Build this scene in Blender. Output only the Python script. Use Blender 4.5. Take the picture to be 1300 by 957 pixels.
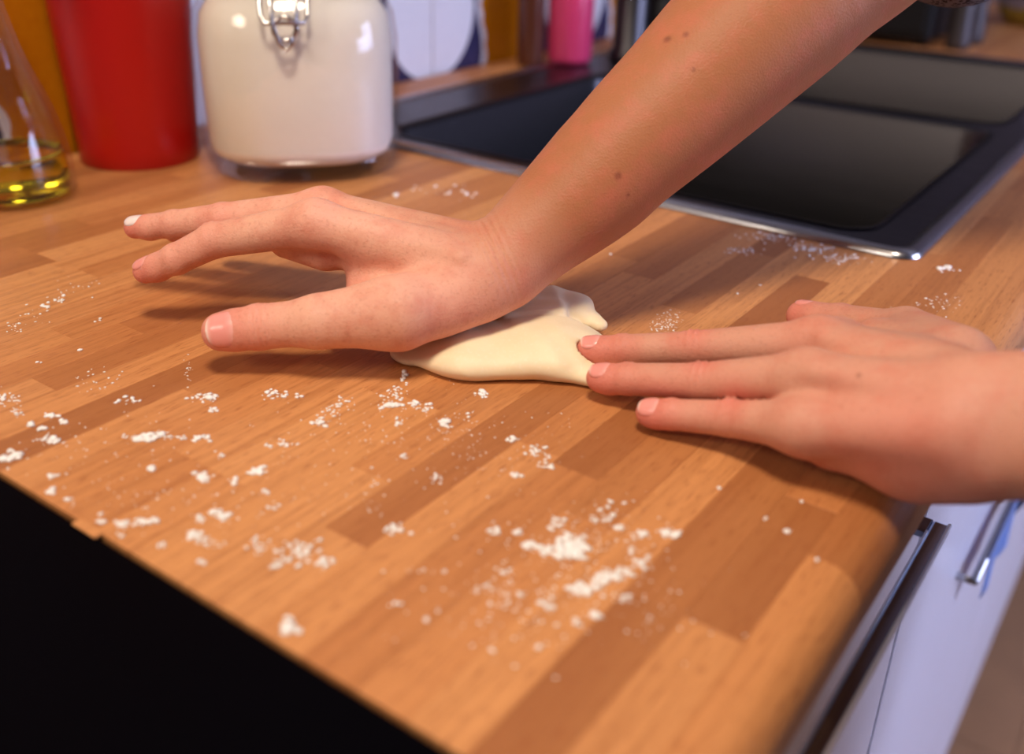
import bpy, bmesh, math, random
import numpy as np
from mathutils import Vector, Matrix

for _o in list(bpy.data.objects):
    bpy.data.objects.remove(_o, do_unlink=True)
S = bpy.context.scene
COL = S.collection
TOP = 0.90            # height of the worktop above the floor

# ------------------------------------------------------------------ camera
cam_d = bpy.data.cameras.new('camera')
cam_o = bpy.data.objects.new('camera', cam_d)
COL.objects.link(cam_o)
CR = [[0.812731, 0.582193, 0.022785], [0.266395, -0.336535, -0.903204], [-0.518171, 0.740132, -0.428606]]             # rows: image right, image down, forward
FPX = 1262.384            # focal length in pixels of the 1300 px wide frame
_r, _d, _f = [Vector(v) for v in CR]
m = Matrix((_r, -_d, -_f)).transposed().to_4x4()
m.translation = Vector((0.055, 0.0, TOP + 0.212))
cam_o.matrix_world = m
cam_d.sensor_fit = 'HORIZONTAL'
cam_d.sensor_width = 36.0
cam_d.lens = 36.0 * FPX / 1300.0
cam_d.shift_y = -44.5 / 1300.0
cam_d.clip_start = 0.02
cam_d.clip_end = 50
cam_d.dof.use_dof = True
cam_d.dof.focus_distance = 0.485
cam_d.dof.aperture_fstop = 4.5
S.camera = cam_o

# ------------------------------------------------------------------ world, lights, exposure
W = bpy.data.worlds.new('world')
S.world = W
W.use_nodes = True
W.node_tree.nodes['Background'].inputs[0].default_value = (0.55, 0.65, 1.0, 1)
W.node_tree.nodes['Background'].inputs[1].default_value = 0.4

def area(name, loc, target, size, power, color, shape='DISK', size_y=None, spread=180):
    d = bpy.data.lights.new(name, 'AREA')
    d.shape = shape
    d.size = size
    if size_y:
        d.size_y = size_y
    d.energy = power
    d.color = color
    d.spread = math.radians(spread)
    o = bpy.data.objects.new(name, d)
    COL.objects.link(o)
    o.location = loc
    o.rotation_euler = (Vector(target) - Vector(loc)).to_track_quat('-Z', 'Y').to_euler()
    return o

area('ceiling_lamp', (0.0, -0.02, TOP + 1.05), (-0.20, 0.32, TOP), 0.24, 11.0, (1.0, 0.86, 0.69))
area('fill_light', (-0.42, -0.95, 1.85), (-0.5, 0.5, TOP), 0.4, 7.0, (1.0, 0.85, 0.70))  # unseen fill added behind the camera to brighten the jar and canister
area('window_daylight', (1.93, 1.35, 1.45), (-0.1, 0.9, 0.75), 1.1, 70, (0.55, 0.62, 1.0), 'RECTANGLE', 1.2)
S.view_settings.view_transform = 'Standard'
S.view_settings.look = 'None'
S.view_settings.exposure = 0.0
S.view_settings.gamma = 1.0
S.view_settings.use_curve_mapping = False

# ------------------------------------------------------------------ helpers
def srgb(r, g, b):
    def c(x):
        x /= 255.0
        return x / 12.92 if x <= 0.04045 else ((x + 0.055) / 1.055) ** 2.4
    return (c(r), c(g), c(b), 1.0)

class NT:
    """small node builder"""
    def __init__(self, name):
        self.mat = bpy.data.materials.new(name)
        self.mat.use_nodes = True
        self.t = self.mat.node_tree
        self.b = self.t.nodes['Principled BSDF']
    def n(self, typ, **kw):
        x = self.t.nodes.new(typ)
        for k, v in kw.items():
            setattr(x, k, v)
        return x
    def link(self, a, b):
        self.t.links.new(a, b)
    def val(self, sock, v):
        if hasattr(v, 'links') or isinstance(v, bpy.types.NodeSocket):
            self.link(v, sock)
        else:
            sock.default_value = v
    def math(self, op, a, b=0.0, c=None, clamp=False):
        x = self.n('ShaderNodeMath', operation=op, use_clamp=clamp)
        self.val(x.inputs[0], a)
        self.val(x.inputs[1], b)
        if c is not None:
            self.val(x.inputs[2], c)
        return x.outputs[0]
    def mix(self, fac, a, b, blend='MIX'):
        x = self.n('ShaderNodeMix', data_type='RGBA', blend_type=blend)
        self.val(x.inputs['Factor'], fac)
        self.val(x.inputs[6], a)
        self.val(x.inputs[7], b)
        return x.outputs[2]
    def noise(self, vec, scale, detail=3.0, rough=0.5):
        x = self.n('ShaderNodeTexNoise')
        if vec is not None:
            self.link(vec, x.inputs['Vector'])
        x.inputs['Scale'].default_value = scale
        x.inputs['Detail'].default_value = detail
        x.inputs['Roughness'].default_value = rough
        return x.outputs[0]
    def ramp(self, fac, stops):
        x = self.n('ShaderNodeValToRGB')
        self.link(fac, x.inputs[0])
        e = x.color_ramp.elements
        while len(e) < len(stops):
            e.new(0.5)
        for i, (p, c) in enumerate(stops):
            e[i].position = p
            e[i].color = c
        return x.outputs[0]
    def pos(self):
        return self.n('ShaderNodeNewGeometry').outputs['Position']
    def sep(self, v):
        x = self.n('ShaderNodeSeparateXYZ')
        self.link(v, x.inputs[0])
        return x.outputs
    def vmul(self, v, s):
        x = self.n('ShaderNodeVectorMath', operation='MULTIPLY')
        self.link(v, x.inputs[0])
        x.inputs[1].default_value = s
        return x.outputs[0]
    def bump(self, h, strength, dist=0.001):
        x = self.n('ShaderNodeBump')
        x.inputs['Strength'].default_value = strength
        x.inputs['Distance'].default_value = dist
        self.link(h, x.inputs['Height'])
        self.link(x.outputs[0], self.b.inputs['Normal'])

def plain(name, col, rough=0.5, metal=0.0, var=0.06, nscale=40.0, **kw):
    t = NT(name)
    nz = t.noise(t.pos(), nscale, 3)
    c = t.mix(t.math('MULTIPLY', nz, var * 2), col, (col[0] * 0.6, col[1] * 0.6, col[2] * 0.6, 1))
    t.link(c, t.b.inputs['Base Color'])
    t.b.inputs['Roughness'].default_value = rough
    t.b.inputs['Metallic'].default_value = metal
    for k, v in kw.items():
        t.b.inputs[k].default_value = v
    return t.mat

def tag(o, label=None, cat=None, group=None, kind=None):
    if label: o['label'] = label
    if cat: o['category'] = cat
    if group: o['group'] = group
    if kind: o['kind'] = kind
    return o

def empty(name, loc):
    o = bpy.data.objects.new(name, None)
    o.empty_display_size = 0.05
    COL.objects.link(o)
    o.location = loc
    return o

def link(name, me, mat=None, parent=None, smooth=False):
    if mat is not None and len(me.materials) == 0:
        me.materials.append(mat)
    o = bpy.data.objects.new(name, me)
    COL.objects.link(o)
    if parent is not None:
        o.parent = parent
        # parents are only translated; keep the child's world position
        off = Vector((0, 0, 0))
        p = parent
        while p is not None:
            off += Vector(p.location)
            p = p.parent
        o.location = -off
    if smooth:
        me.polygons.foreach_set('use_smooth', [True] * len(me.polygons))
    return o

def bm_obj(name, bm, mat, parent=None, smooth=False):
    me = bpy.data.meshes.new(name)
    bmesh.ops.recalc_face_normals(bm, faces=bm.faces[:])
    bm.to_mesh(me)
    bm.free()
    return link(name, me, mat, parent, smooth)

def add_box(bm, lo, hi, bev=0.0, seg=2):
    r = bmesh.ops.create_cube(bm, size=1.0)
    vs = r['verts']
    for v in vs:
        v.co = Vector([lo[i] + (v.co[i] + 0.5) * (hi[i] - lo[i]) for i in range(3)])
    if bev > 0:
        es = list({e for v in vs for e in v.link_edges})
        bmesh.ops.bevel(bm, geom=es, offset=bev, segments=seg, affect='EDGES', profile=0.5)

def box(name, lo, hi, mat, parent=None, bev=0.0, seg=2):
    bm = bmesh.new()
    add_box(bm, lo, hi, bev, seg)
    return bm_obj(name, bm, mat, parent, smooth=False)

def add_lathe(bm, prof, c=(0, 0, 0), n=40, power=2.0, rot=0.0, close=False):
    """revolve (radius, z) points; power > 2 gives a rounded square"""
    rings = []
    for r, z in prof:
        ring = []
        for i in range(n):
            a = 2 * math.pi * i / n
            k = 1.0
            if power != 2.0:
                k = (abs(math.cos(a)) ** power + abs(math.sin(a)) ** power) ** (-1.0 / power)
            ring.append(bm.verts.new((c[0] + r * k * math.cos(a + rot), c[1] + r * k * math.sin(a + rot), c[2] + z)))
        rings.append(ring)
    for a, b in zip(rings[:-1], rings[1:]):
        for i in range(n):
            bm.faces.new((a[i], a[(i + 1) % n], b[(i + 1) % n], b[i]))
    if close:
        bm.faces.new(rings[0][::-1])
        bm.faces.new(rings[-1])

def lathe(name, prof, c, mat, parent=None, n=48, power=2.0, rot=0.0, close=False):
    bm = bmesh.new()
    add_lathe(bm, prof, c, n, power, rot, close)
    return bm_obj(name, bm, mat, parent, smooth=True)

def add_tube(bm, pts, r, n=10, cap=True):
    pts = [Vector(p) for p in pts]
    rings = []
    up = Vector((0.13, 0.31, 0.94)).normalized()
    for i, p in enumerate(pts):
        d = (pts[min(i + 1, len(pts) - 1)] - pts[max(i - 1, 0)]).normalized()
        a = d.cross(up)
        if a.length < 0.05:
            a = d.cross(Vector((1, 0, 0)))
        a.normalize()
        b = d.cross(a).normalized()
        rr = r[i] if isinstance(r, (list, tuple)) else r
        rings.append([bm.verts.new(p + (a * math.cos(2 * math.pi * k / n) + b * math.sin(2 * math.pi * k / n)) * rr) for k in range(n)])
    for a, b in zip(rings[:-1], rings[1:]):
        for i in range(n):
            bm.faces.new((a[i], a[(i + 1) % n], b[(i + 1) % n], b[i]))
    if cap:
        bm.faces.new(rings[0][::-1])
        bm.faces.new(rings[-1])

def tube(name, pts, r, mat, parent=None, n=10):
    bm = bmesh.new()
    add_tube(bm, pts, r, n)
    return bm_obj(name, bm, mat, parent, smooth=True)

def up(p, dz=0.0):
    return (p[0], p[1], p[2] + TOP + dz)

# ------------------------------------------------------------------ materials
def wood_mat(name='beech'):
    t = NT(name)
    p = t.pos()
    oi = t.n('ShaderNodeObjectInfo')
    rnd = oi.outputs['Random']
    offs = t.n('ShaderNodeVectorMath', operation='ADD')
    t.link(p, offs.inputs[0])
    cmb = t.n('ShaderNodeCombineXYZ')
    t.link(t.math('MULTIPLY', rnd, 7.3), cmb.inputs[0])
    t.link(t.math('MULTIPLY', rnd, 31.0), cmb.inputs[1])
    t.link(cmb.outputs[0], offs.inputs[1])
    v = offs.outputs[0]
    g1 = t.noise(t.vmul(v, (260, 7, 120)), 1.0, 5, 0.7)       # grain lines along the stave
    g2 = t.noise(t.vmul(v, (900, 110, 600)), 1.0, 2, 0.5)    # beech flecks
    g3 = t.noise(t.vmul(v, (22, 2.2, 10)), 1.0, 2, 0.5)
    base = t.ramp(rnd, [(0.0, srgb(158, 98, 56)), (0.22, srgb(186, 120, 70)), (0.5, srgb(202, 136, 82)),
                        (0.8, srgb(212, 148, 92)), (1.0, srgb(176, 110, 64))])
    c = t.mix(t.math('MULTIPLY', t.math('SUBTRACT', g1, 0.44, clamp=True), 2.4, clamp=True), base, srgb(150, 90, 48))
    c = t.mix(t.math('MULTIPLY', t.math('SUBTRACT', g3, 0.5, clamp=True), 1.4), c, srgb(214, 150, 92))
    fl = t.math('MULTIPLY', t.math('SUBTRACT', g2, 0.56, clamp=True), 3.6, clamp=True)
    c = t.mix(fl, c, srgb(142, 78, 42))
    t.link(c, t.b.inputs['Base Color'])
    t.b.inputs['Roughness'].default_value = 0.42
    t.b.inputs['Specular IOR Level'].default_value = 0.35
    t.bump(t.math('ADD', g1, t.math('MULTIPLY', g2, 0.7)), 0.12, 0.0006)
    return t.mat
WOOD = wood_mat()

def skin_mat():
    t = NT('skin')
    at = t.n('ShaderNodeAttribute', attribute_name='tint')
    p = t.pos()
    n1 = t.noise(p, 70, 4, 0.6)
    n2 = t.noise(p, 620, 3)
    c = t.mix(t.math('MULTIPLY', t.math('SUBTRACT', n1, 0.46, clamp=True), 1.7), at.outputs['Color'], srgb(200, 108, 86))
    c = t.mix(t.math('MULTIPLY', t.math('SUBTRACT', n2, 0.55, clamp=True), 1.3), c, srgb(160, 92, 66))
    t.link(c, t.b.inputs['Base Color'])
    t.b.inputs['Roughness'].default_value = 0.52
    t.b.inputs['Specular IOR Level'].default_value = 0.32
    t.b.inputs['Subsurface Weight'].default_value = 0.22
    t.b.inputs['Subsurface Radius'].default_value = (1.0, 0.35, 0.2)
    t.b.inputs['Subsurface Scale'].default_value = 0.004
    vo = t.n('ShaderNodeTexVoronoi')
    vo.inputs['Scale'].default_value = 900
    t.link(p, vo.inputs['Vector'])
    w = t.noise(t.vmul(p, (1.0, 1.0, 1.0)), 1500, 2)
    t.bump(t.math('ADD', vo.outputs[0], w), 0.26, 0.0005)
    return t.mat
SKIN = skin_mat()

def nail_mat():
    t = NT('fingernail')
    at = t.n('ShaderNodeAttribute', attribute_name='tint')
    t.link(at.outputs['Color'], t.b.inputs['Base Color'])
    t.b.inputs['Roughness'].default_value = 0.26
    t.b.inputs['Subsurface Weight'].default_value = 0.1
    t.b.inputs['Subsurface Scale'].default_value = 0.002
    return t.mat
NAIL = nail_mat()

def steel_mat(name, col, rough, stretch=(6, 300, 300)):
    t = NT(name)
    nz = t.noise(t.vmul(t.pos(), stretch), 1.0, 2)
    t.b.inputs['Base Color'].default_value = col
    t.b.inputs['Metallic'].default_value = 1.0
    t.link(t.math('ADD', t.math('MULTIPLY', nz, 0.14), rough - 0.07), t.b.inputs['Roughness'])
    t.bump(nz, 0.05, 0.0003)
    return t.mat
STEEL = steel_mat('sink_steel', (0.062, 0.058, 0.062, 1), 0.36)  # near-black base paints in the sink's shade and tones down the faucet's reflections
CHROME = steel_mat('chrome', (0.55, 0.58, 0.64, 1), 0.10)
RIMM = plain('rim_steel', (0.40, 0.39, 0.40, 1), 0.24, metal=1.0, var=0.02)
HANDLEM = plain('polished_chrome', (0.36, 0.42, 0.55, 1), 0.12, metal=1.0, var=0.05, nscale=200)  # dark bluish base paints in the reflections on the bar
GLINTM = plain('edge_glint', (0.85, 0.86, 0.9, 1), 0.42, metal=1.0, var=0.02)  # pale metal for the painted highlights along the bar's edges
WIRE = steel_mat('wire_steel', (0.55, 0.52, 0.50, 1), 0.22)
BLACKGLASS = plain('black_glass', (0.0016, 0.0013, 0.0022, 1), 0.3, var=0.02, **{'Specular IOR Level': 0.01})
BLACK = plain('black_plastic', (0.008, 0.007, 0.008, 1), 0.5, **{'Specular IOR Level': 0.25})
WHITE = plain('white_lacquer', (0.86, 0.83, 0.88, 1), 0.24, var=0.05, nscale=9)
RED = plain('red_plastic', srgb(172, 10, 5), 0.38, var=0.04)
GREY = plain('grey_metal', (0.12, 0.11, 0.11, 1), 0.4, metal=0.6)

def glass(name, col, rough=0.0, ior=1.45):
    t = NT(name)
    t.b.inputs['Base Color'].default_value = col
    t.b.inputs['Transmission Weight'].default_value = 1.0
    t.b.inputs['Roughness'].default_value = rough
    t.b.inputs['IOR'].default_value = ior
    return t.mat
def thin_glass(name, edge=0.32):
    t = NT(name)
    tr = t.n('ShaderNodeBsdfTransparent')
    tr.inputs[0].default_value = (0.97, 0.98, 0.97, 1)
    gl = t.n('ShaderNodeBsdfGlossy')
    gl.inputs['Roughness'].default_value = 0.03
    lw = t.n('ShaderNodeLayerWeight')
    lw.inputs[0].default_value = 0.5
    fr_ = t.math('ADD', 0.035, t.math('MULTIPLY', edge, t.math('POWER', lw.outputs['Facing'], 4.5)))
    mx = t.n('ShaderNodeMixShader')
    t.link(fr_, mx.inputs[0])
    t.link(tr.outputs[0], mx.inputs[1])
    t.link(gl.outputs[0], mx.inputs[2])
    t.link(mx.outputs[0], t.t.nodes['Material Output'].inputs[0])
    return t.mat
THIN = thin_glass('thin_glass')
THICK = thin_glass('bottle_glass', 0.75)
CLEAR = glass('clear_glass', (0.97, 0.98, 0.97, 1))
OIL = glass('oil', (0.96, 0.74, 0.03, 1), 0.0, 1.46)

def flour_mat(name, c1, c2, rough=0.95):
    t = NT(name)
    nz = t.noise(t.pos(), 260, 5, 0.7)
    t.link(t.mix(nz, c1, c2), t.b.inputs['Base Color'])
    t.b.inputs['Roughness'].default_value = rough
    t.b.inputs['Specular IOR Level'].default_value = 0.1
    t.bump(nz, 0.25, 0.001)
    return t.mat
FLOUR = flour_mat('flour', (0.86, 0.82, 0.77, 1), (0.92, 0.89, 0.85, 1))
JARFLOUR = flour_mat('jar_flour', (0.86, 0.76, 0.68, 1), (0.80, 0.68, 0.60, 1))

def dough_mat():
    t = NT('dough')
    p = t.pos()
    n1 = t.noise(p, 60, 4)
    n2 = t.noise(p, 700, 3)
    c = t.mix(n1, srgb(244, 226, 190), srgb(234, 210, 168))
    c = t.mix(t.math('MULTIPLY', t.math('SUBTRACT', n2, 0.55, clamp=True), 1.2), c, srgb(250, 240, 222))
    t.link(c, t.b.inputs['Base Color'])
    t.b.inputs['Roughness'].default_value = 0.55
    t.b.inputs['Subsurface Weight'].default_value = 0.2
    t.b.inputs['Subsurface Radius'].default_value = (1.0, 0.7, 0.4)
    t.b.inputs['Subsurface Scale'].default_value = 0.004
    t.bump(t.math('ADD', n1, t.math('MULTIPLY', n2, 0.2)), 0.2, 0.001)
    return t.mat
DOUGH = dough_mat()

def tile_mat():
    """glazed tiles: white medallions edged in navy on an ochre ground (flat print)"""
    t = NT('glazed_tile')
    px = t.sep(t.pos())
    pit = 0.30
    def local(s, c):
        a = t.math('DIVIDE', t.math('SUBTRACT', s, c), pit)
        return t.math('MULTIPLY', t.math('SUBTRACT', a, t.math('ROUND', a)), pit)
    y = local(px[1], 0.893)
    z = local(px[2], TOP + 0.068)
    d = t.math('SQRT', t.math('ADD', t.math('MULTIPLY', y, y), t.math('MULTIPLY', z, z)))
    ang = t.math('ARCTAN2', z, y)
    s2 = t.math('SINE', t.math('MULTIPLY', ang, 2.0))
    wid = t.math('ADD', 0.006, t.math('MULTIPLY', 0.034, t.math('MULTIPLY', s2, s2)))
    scal = t.math('MULTIPLY', 0.004, t.math('ABSOLUTE', t.math('SINE', t.math('MULTIPLY', ang, 14.0))))
    e1 = t.math('ADD', 0.076, wid)
    e2 = t.math('ADD', t.math('ADD', e1, 0.006), scal)
    f1 = t.math('GREATER_THAN', d, 0.076)
    f2 = t.math('GREATER_THAN', d, e1)
    f3 = t.math('GREATER_THAN', d, e2)
    nz = t.noise(t.pos(), 150, 3)
    white = t.mix(nz, (0.62, 0.60, 0.66, 1), (0.70, 0.67, 0.70, 1))
    c = t.mix(f1, white, t.mix(nz, (0.006, 0.006, 0.03, 1), (0.05, 0.045, 0.11, 1)))
    c = t.mix(f2, c, white)
    c = t.mix(f3, c, t.mix(nz, srgb(196, 122, 14), srgb(176, 102, 10)))
    t.link(c, t.b.inputs['Base Color'])
    t.b.inputs['Roughness'].default_value = 0.22
    return t.mat
TILE = tile_mat()

# ------------------------------------------------------------------ setting
def struct(name, lo, hi, mat):
    o = box(name, lo, hi, mat)
    o['kind'] = 'structure'
    return o
GROUT = plain('grout', (0.42, 0.38, 0.36, 1), 0.9)
PAINT = plain('wall_paint', (0.42, 0.38, 0.36, 1), 0.8, nscale=6)
DARKPAINT = plain('far_wall_paint', (0.20, 0.16, 0.18, 1), 0.8, nscale=6)
FLOORM = plain('floor_boards', srgb(160, 118, 80), 0.5, var=0.5, nscale=14)
WX = -0.69
floor = struct('floor', (-0.80, -1.6, -0.06), (2.1, 3.0, -0.012), plain('floor_base', (0.05, 0.035, 0.025, 1), 0.9))
wall_left = struct('wall_left', (WX - 0.12, -1.6, -0.05), (WX - 0.007, 3.0, 2.5), GROUT)
wall_back = struct('wall_back', (WX - 0.12, 2.6, -0.05), (2.1, 2.72, 2.5), DARKPAINT)
wall_front = struct('wall_front', (WX - 0.12, -1.72, -0.05), (2.1, -1.6, 2.5), PAINT)
ceiling = struct('ceiling', (WX - 0.12, -1.72, 2.5), (2.1, 2.72, 2.6), plain('ceiling_paint', (0.5, 0.47, 0.44, 1), 0.9))
bm = bmesh.new()                                   # right wall with the window opening
add_box(bm, (2.0, -1.72, -0.05), (2.1, 0.75, 2.5))
add_box(bm, (2.0, 1.95, -0.05), (2.1, 2.72, 2.5))
add_box(bm, (2.0, 0.75, -0.05), (2.1, 1.95, 0.8))
add_box(bm, (2.0, 0.75, 2.1), (2.1, 1.95, 2.5))
wall_right = bm_obj('wall_right', bm, PAINT)
wall_right['kind'] = 'structure'
bm = bmesh.new()
for lo, hi in (((2.02, 0.75, 0.8), (2.06, 0.80, 2.1)), ((2.02, 1.90, 0.8), (2.06, 1.95, 2.1)), ((2.02, 0.80, 0.8), (2.06, 1.90, 0.85)),
               ((2.02, 0.80, 2.05), (2.06, 1.90, 2.1)), ((2.02, 1.33, 0.85), (2.06, 1.37, 2.05))):
    add_box(bm, lo, hi)
win = bm_obj('window_1', bm, WHITE)
win['kind'] = 'structure'
for y0, y1 in ((0.80, 1.33), (1.37, 1.90)):
    box('pane', (2.037, y0, 0.85), (2.041, y1, 2.05), CLEAR, win)

# floor boards (visible only as a brown strip below the cabinet fronts)
me_cache = {}
def piece(name, key, lo, hi, mat, parent, cham):
    """a chamfered board; pieces of the same size share one mesh"""
    size = tuple(round(hi[i] - lo[i], 5) for i in range(3))
    k = (key, size)
    if k not in me_cache:
        bm = bmesh.new()
        sx, sy, sz = size
        c = cham
        ring = lambda dx, z: [bm.verts.new((x, y, z)) for x, y in ((dx, dx), (sx - dx, dx), (sx - dx, sy - dx), (dx, sy - dx))]
        a, b, d = ring(0, 0), ring(0, sz - c), ring(c, sz)
        for r0, r1 in ((a, b), (b, d)):
            for i in range(4):
                bm.faces.new((r0[i], r0[(i + 1) % 4], r1[(i + 1) % 4], r1[i]))
        bm.faces.new(a[::-1]); bm.faces.new(d)
        me = bpy.data.meshes.new(name)
        bm.to_mesh(me); bm.free()
        me.materials.append(mat)
        me_cache[k] = me
    o = bpy.data.objects.new(name, me_cache[k])
    COL.objects.link(o)
    o.parent = parent
    pl = Vector(parent.location) if parent is not None else Vector((0, 0, 0))
    o.location = Vector(lo) - pl
    return o
rng = random.Random(5)
for i in range(14):
    x0 = -0.30 + i * 0.09
    y = 0.4 - rng.random() * 0.4
    while y < 2.55:
        L = rng.choice((0.5, 0.7, 0.9))
        y1 = min(y + L, 2.6)
        if y1 - y > 0.05:
            piece('floor_board', 'floor', (x0, y, -0.012), (x0 + 0.089, y + round(y1 - y, 2) - 0.001, 0.0), FLOORM, floor, 0.001)
        y = y + round(y1 - y, 2)

# wall tiles
for iy in range(-2, 10):
    for iz in range(-1, 4):
        y0 = 0.893 + (iy - 4) * 0.15
        z0 = TOP - 0.007 + iz * 0.15
        piece('tile', 'tile', (WX - 0.008, y0 + 0.0012, z0 + 0.0012), (WX, y0 + 0.1488, z0 + 0.1488), TILE, wall_left, 0.0006)

# ------------------------------------------------------------------ worktop of glued staves
SY0, SY1 = 0.640, 1.428          # sink cut-out
HOB = 0.1505
top = tag(empty('countertop', (0, HOB, TOP)), 'beech butcher block worktop dusted with flour, running under the hands to the sink', 'countertop')
TH = 0.030
ROW = 0.0206
NROW = 33
rng = random.Random(11)
LENS = (0.085, 0.11, 0.14, 0.17, 0.21, 0.26)
x_sink0, x_sink1 = -29 * ROW, -4 * ROW
for r in range(NROW):
    xb = -r * ROW
    xa = xb - ROW
    runs = [(HOB, 2.25)]
    if xa > x_sink0 - 1e-6 and xb < x_sink1 + 1e-6:
        runs = [(HOB, SY0), (SY1, 2.25)]
    for a, b in runs:
        y = a
        first = True
        while y < b - 1e-5:
            L = rng.choice(LENS)
            if first:
                L = rng.choice((0.05, 0.085, 0.11, 0.14))
                first = False
            if b - (y + L) < 0.06:
                L = round(b - y, 5)
            if r == 0:      # the front row carries the rounded nosing
                key = ('nose', round(L, 5))
                if key not in me_cache:
                    bm = bmesh.new()
                    R0 = 0.014
                    prof = [(0, 0), (0, TH)]
                    prof += [(ROW - R0 + R0 * math.sin(t), TH - R0 + R0 * math.cos(t)) for t in [math.pi / 2 * k / 8 for k in range(9)]]
                    prof += [(ROW - 0.006 + 0.006 * math.cos(t), 0.006 - 0.006 * math.sin(t)) for t in [math.pi / 2 * k / 4 for k in range(5)]]
                    va = [bm.verts.new((px_, 0, pz_)) for px_, pz_ in prof]
                    vb = [bm.verts.new((px_, L - 0.0001, pz_)) for px_, pz_ in prof]
                    for i in range(len(prof)):
                        bm.faces.new((va[i], va[(i + 1) % len(prof)], vb[(i + 1) % len(prof)], vb[i]))
                    bm.faces.new(va); bm.faces.new(vb[::-1])
                    bmesh.ops.recalc_face_normals(bm, faces=bm.faces[:])
                    me = bpy.data.meshes.new('stave')
                    bm.to_mesh(me); bm.free()
                    me.materials.append(WOOD)
                    me_cache[key] = me
                o = bpy.data.objects.new('stave', me_cache[key])
                COL.objects.link(o)
                o.parent = top
                o.location = Vector((xa, y, TOP - TH)) - Vector(top.location)
            else:
                piece('stave', 'stave', (xa, y, TOP - TH), (xa + ROW - 0.00003, y + L - 0.00003, TOP), WOOD, top, 0.00010)
            y = round(y + L, 5)
bm = bmesh.new()
add_box(bm, (-0.236, HOB - 0.003, TOP - 0.0004), (-0.222, HOB + 0.001, TOP + 0.0006), 0.0004)
spl = bm_obj('splinter', bm, WOOD, top)
spl['label'] = 'small wooden nick standing out of the worktop end beside the black hob'

# ------------------------------------------------------------------ cooker with black glass hob (lower left)
ck = tag(empty('cooker', (-0.35, -0.15, 0)), 'black cooker with a dark glass hob butting against the worktop end', 'cooker')
box('body', (-0.685, -0.449, 0.05), (-0.012, HOB - 0.002, TOP - 0.016), BLACK, ck)
box('glass_top', (-0.688, -0.45, TOP - 0.0155), (-0.004, HOB - 0.0012, TOP - 0.0004), BLACKGLASS, ck, 0.0015)
RINGM = plain('printed_ring', (0.02, 0.02, 0.022, 1), 0.4)
for (x, y, r) in ((-0.20, -0.02, 0.07), (-0.50, -0.02, 0.09), (-0.20, -0.31, 0.09), (-0.50, -0.31, 0.07)):
    bm = bmesh.new()
    add_lathe(bm, [(r - 0.002, 0.0002), (r, 0.0004), (r + 0.002, 0.0002)], (x, y, TOP - 0.0005), 48)
    bm_obj('cooking_zone', bm, RINGM, ck, True)
box('oven_door', (-0.012, -0.43, 0.18), (0.0, HOB - 0.02, 0.74), BLACKGLASS, ck, 0.002)
tube('handle', [(0.0, -0.40, 0.70), (0.03, -0.40, 0.70), (0.03, HOB - 0.05, 0.70), (0.0, HOB - 0.05, 0.70)], 0.006, CHROME, ck)
for k in range(4):
    bm = bmesh.new()
    add_lathe(bm, [(0.018, 0.0), (0.018, 0.012), (0.014, 0.02), (0.0005, 0.02)], n=24)
    for v in bm.verts:
        v.co = Vector((v.co.z - 0.012, -0.36 + k * 0.13 + v.co.x, 0.81 + v.co.y))
    bm_obj('knob', bm, GREY, ck, True)

# ------------------------------------------------------------------ base cabinets below the worktop
DX = -0.012
oven = tag(empty('drawer_cabinet', (-0.3, 0.31, 0)), 'white kitchen drawer cabinet below the worktop with a chrome bar handle', 'cabinet')
box('body', (-0.66, HOB + 0.002, 0.10), (DX - 0.022, 0.462, TOP - TH - 0.004), WHITE, oven)
box('plinth', (-0.62, HOB + 0.002, 0.0), (DX - 0.05, 0.462, 0.098), WHITE, oven)
fr = box('drawer', (DX - 0.02, HOB + 0.004, 0.62), (DX, 0.460, TOP - TH - 0.006), WHITE, oven, 0.001)
fr2 = box('drawer', (DX - 0.02, HOB + 0.004, 0.11), (DX, 0.460, 0.615), WHITE, oven, 0.001)
HZ = TOP - 0.047
bm = bmesh.new()
add_box(bm, (-0.0015, 0.17, HZ - 0.005), (0.0062, 0.414, HZ), 0.0014)          # flat front bar
add_box(bm, (DX, 0.402, HZ - 0.004), (-0.0012, 0.414, HZ), 0.0006)              # return to the door
add_box(bm, (DX, 0.17, HZ - 0.004), (-0.0012, 0.182, HZ), 0.0006)
h = bm_obj('handle', bm, HANDLEM, fr)
h['label'] = 'flat chrome bar handle with a square end'
bm = bmesh.new()
add_box(bm, (0.0050, 0.17, HZ - 0.0012), (0.0066, 0.4145, HZ + 0.0006), 0.0005)
add_box(bm, (-0.0018, 0.181, HZ - 0.0010), (-0.0008, 0.403, HZ + 0.0006), 0.0003)
h2 = bm_obj('handle_glint', bm, GLINTM, fr)  # bright strips added as the highlights on the bar's bevels

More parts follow.
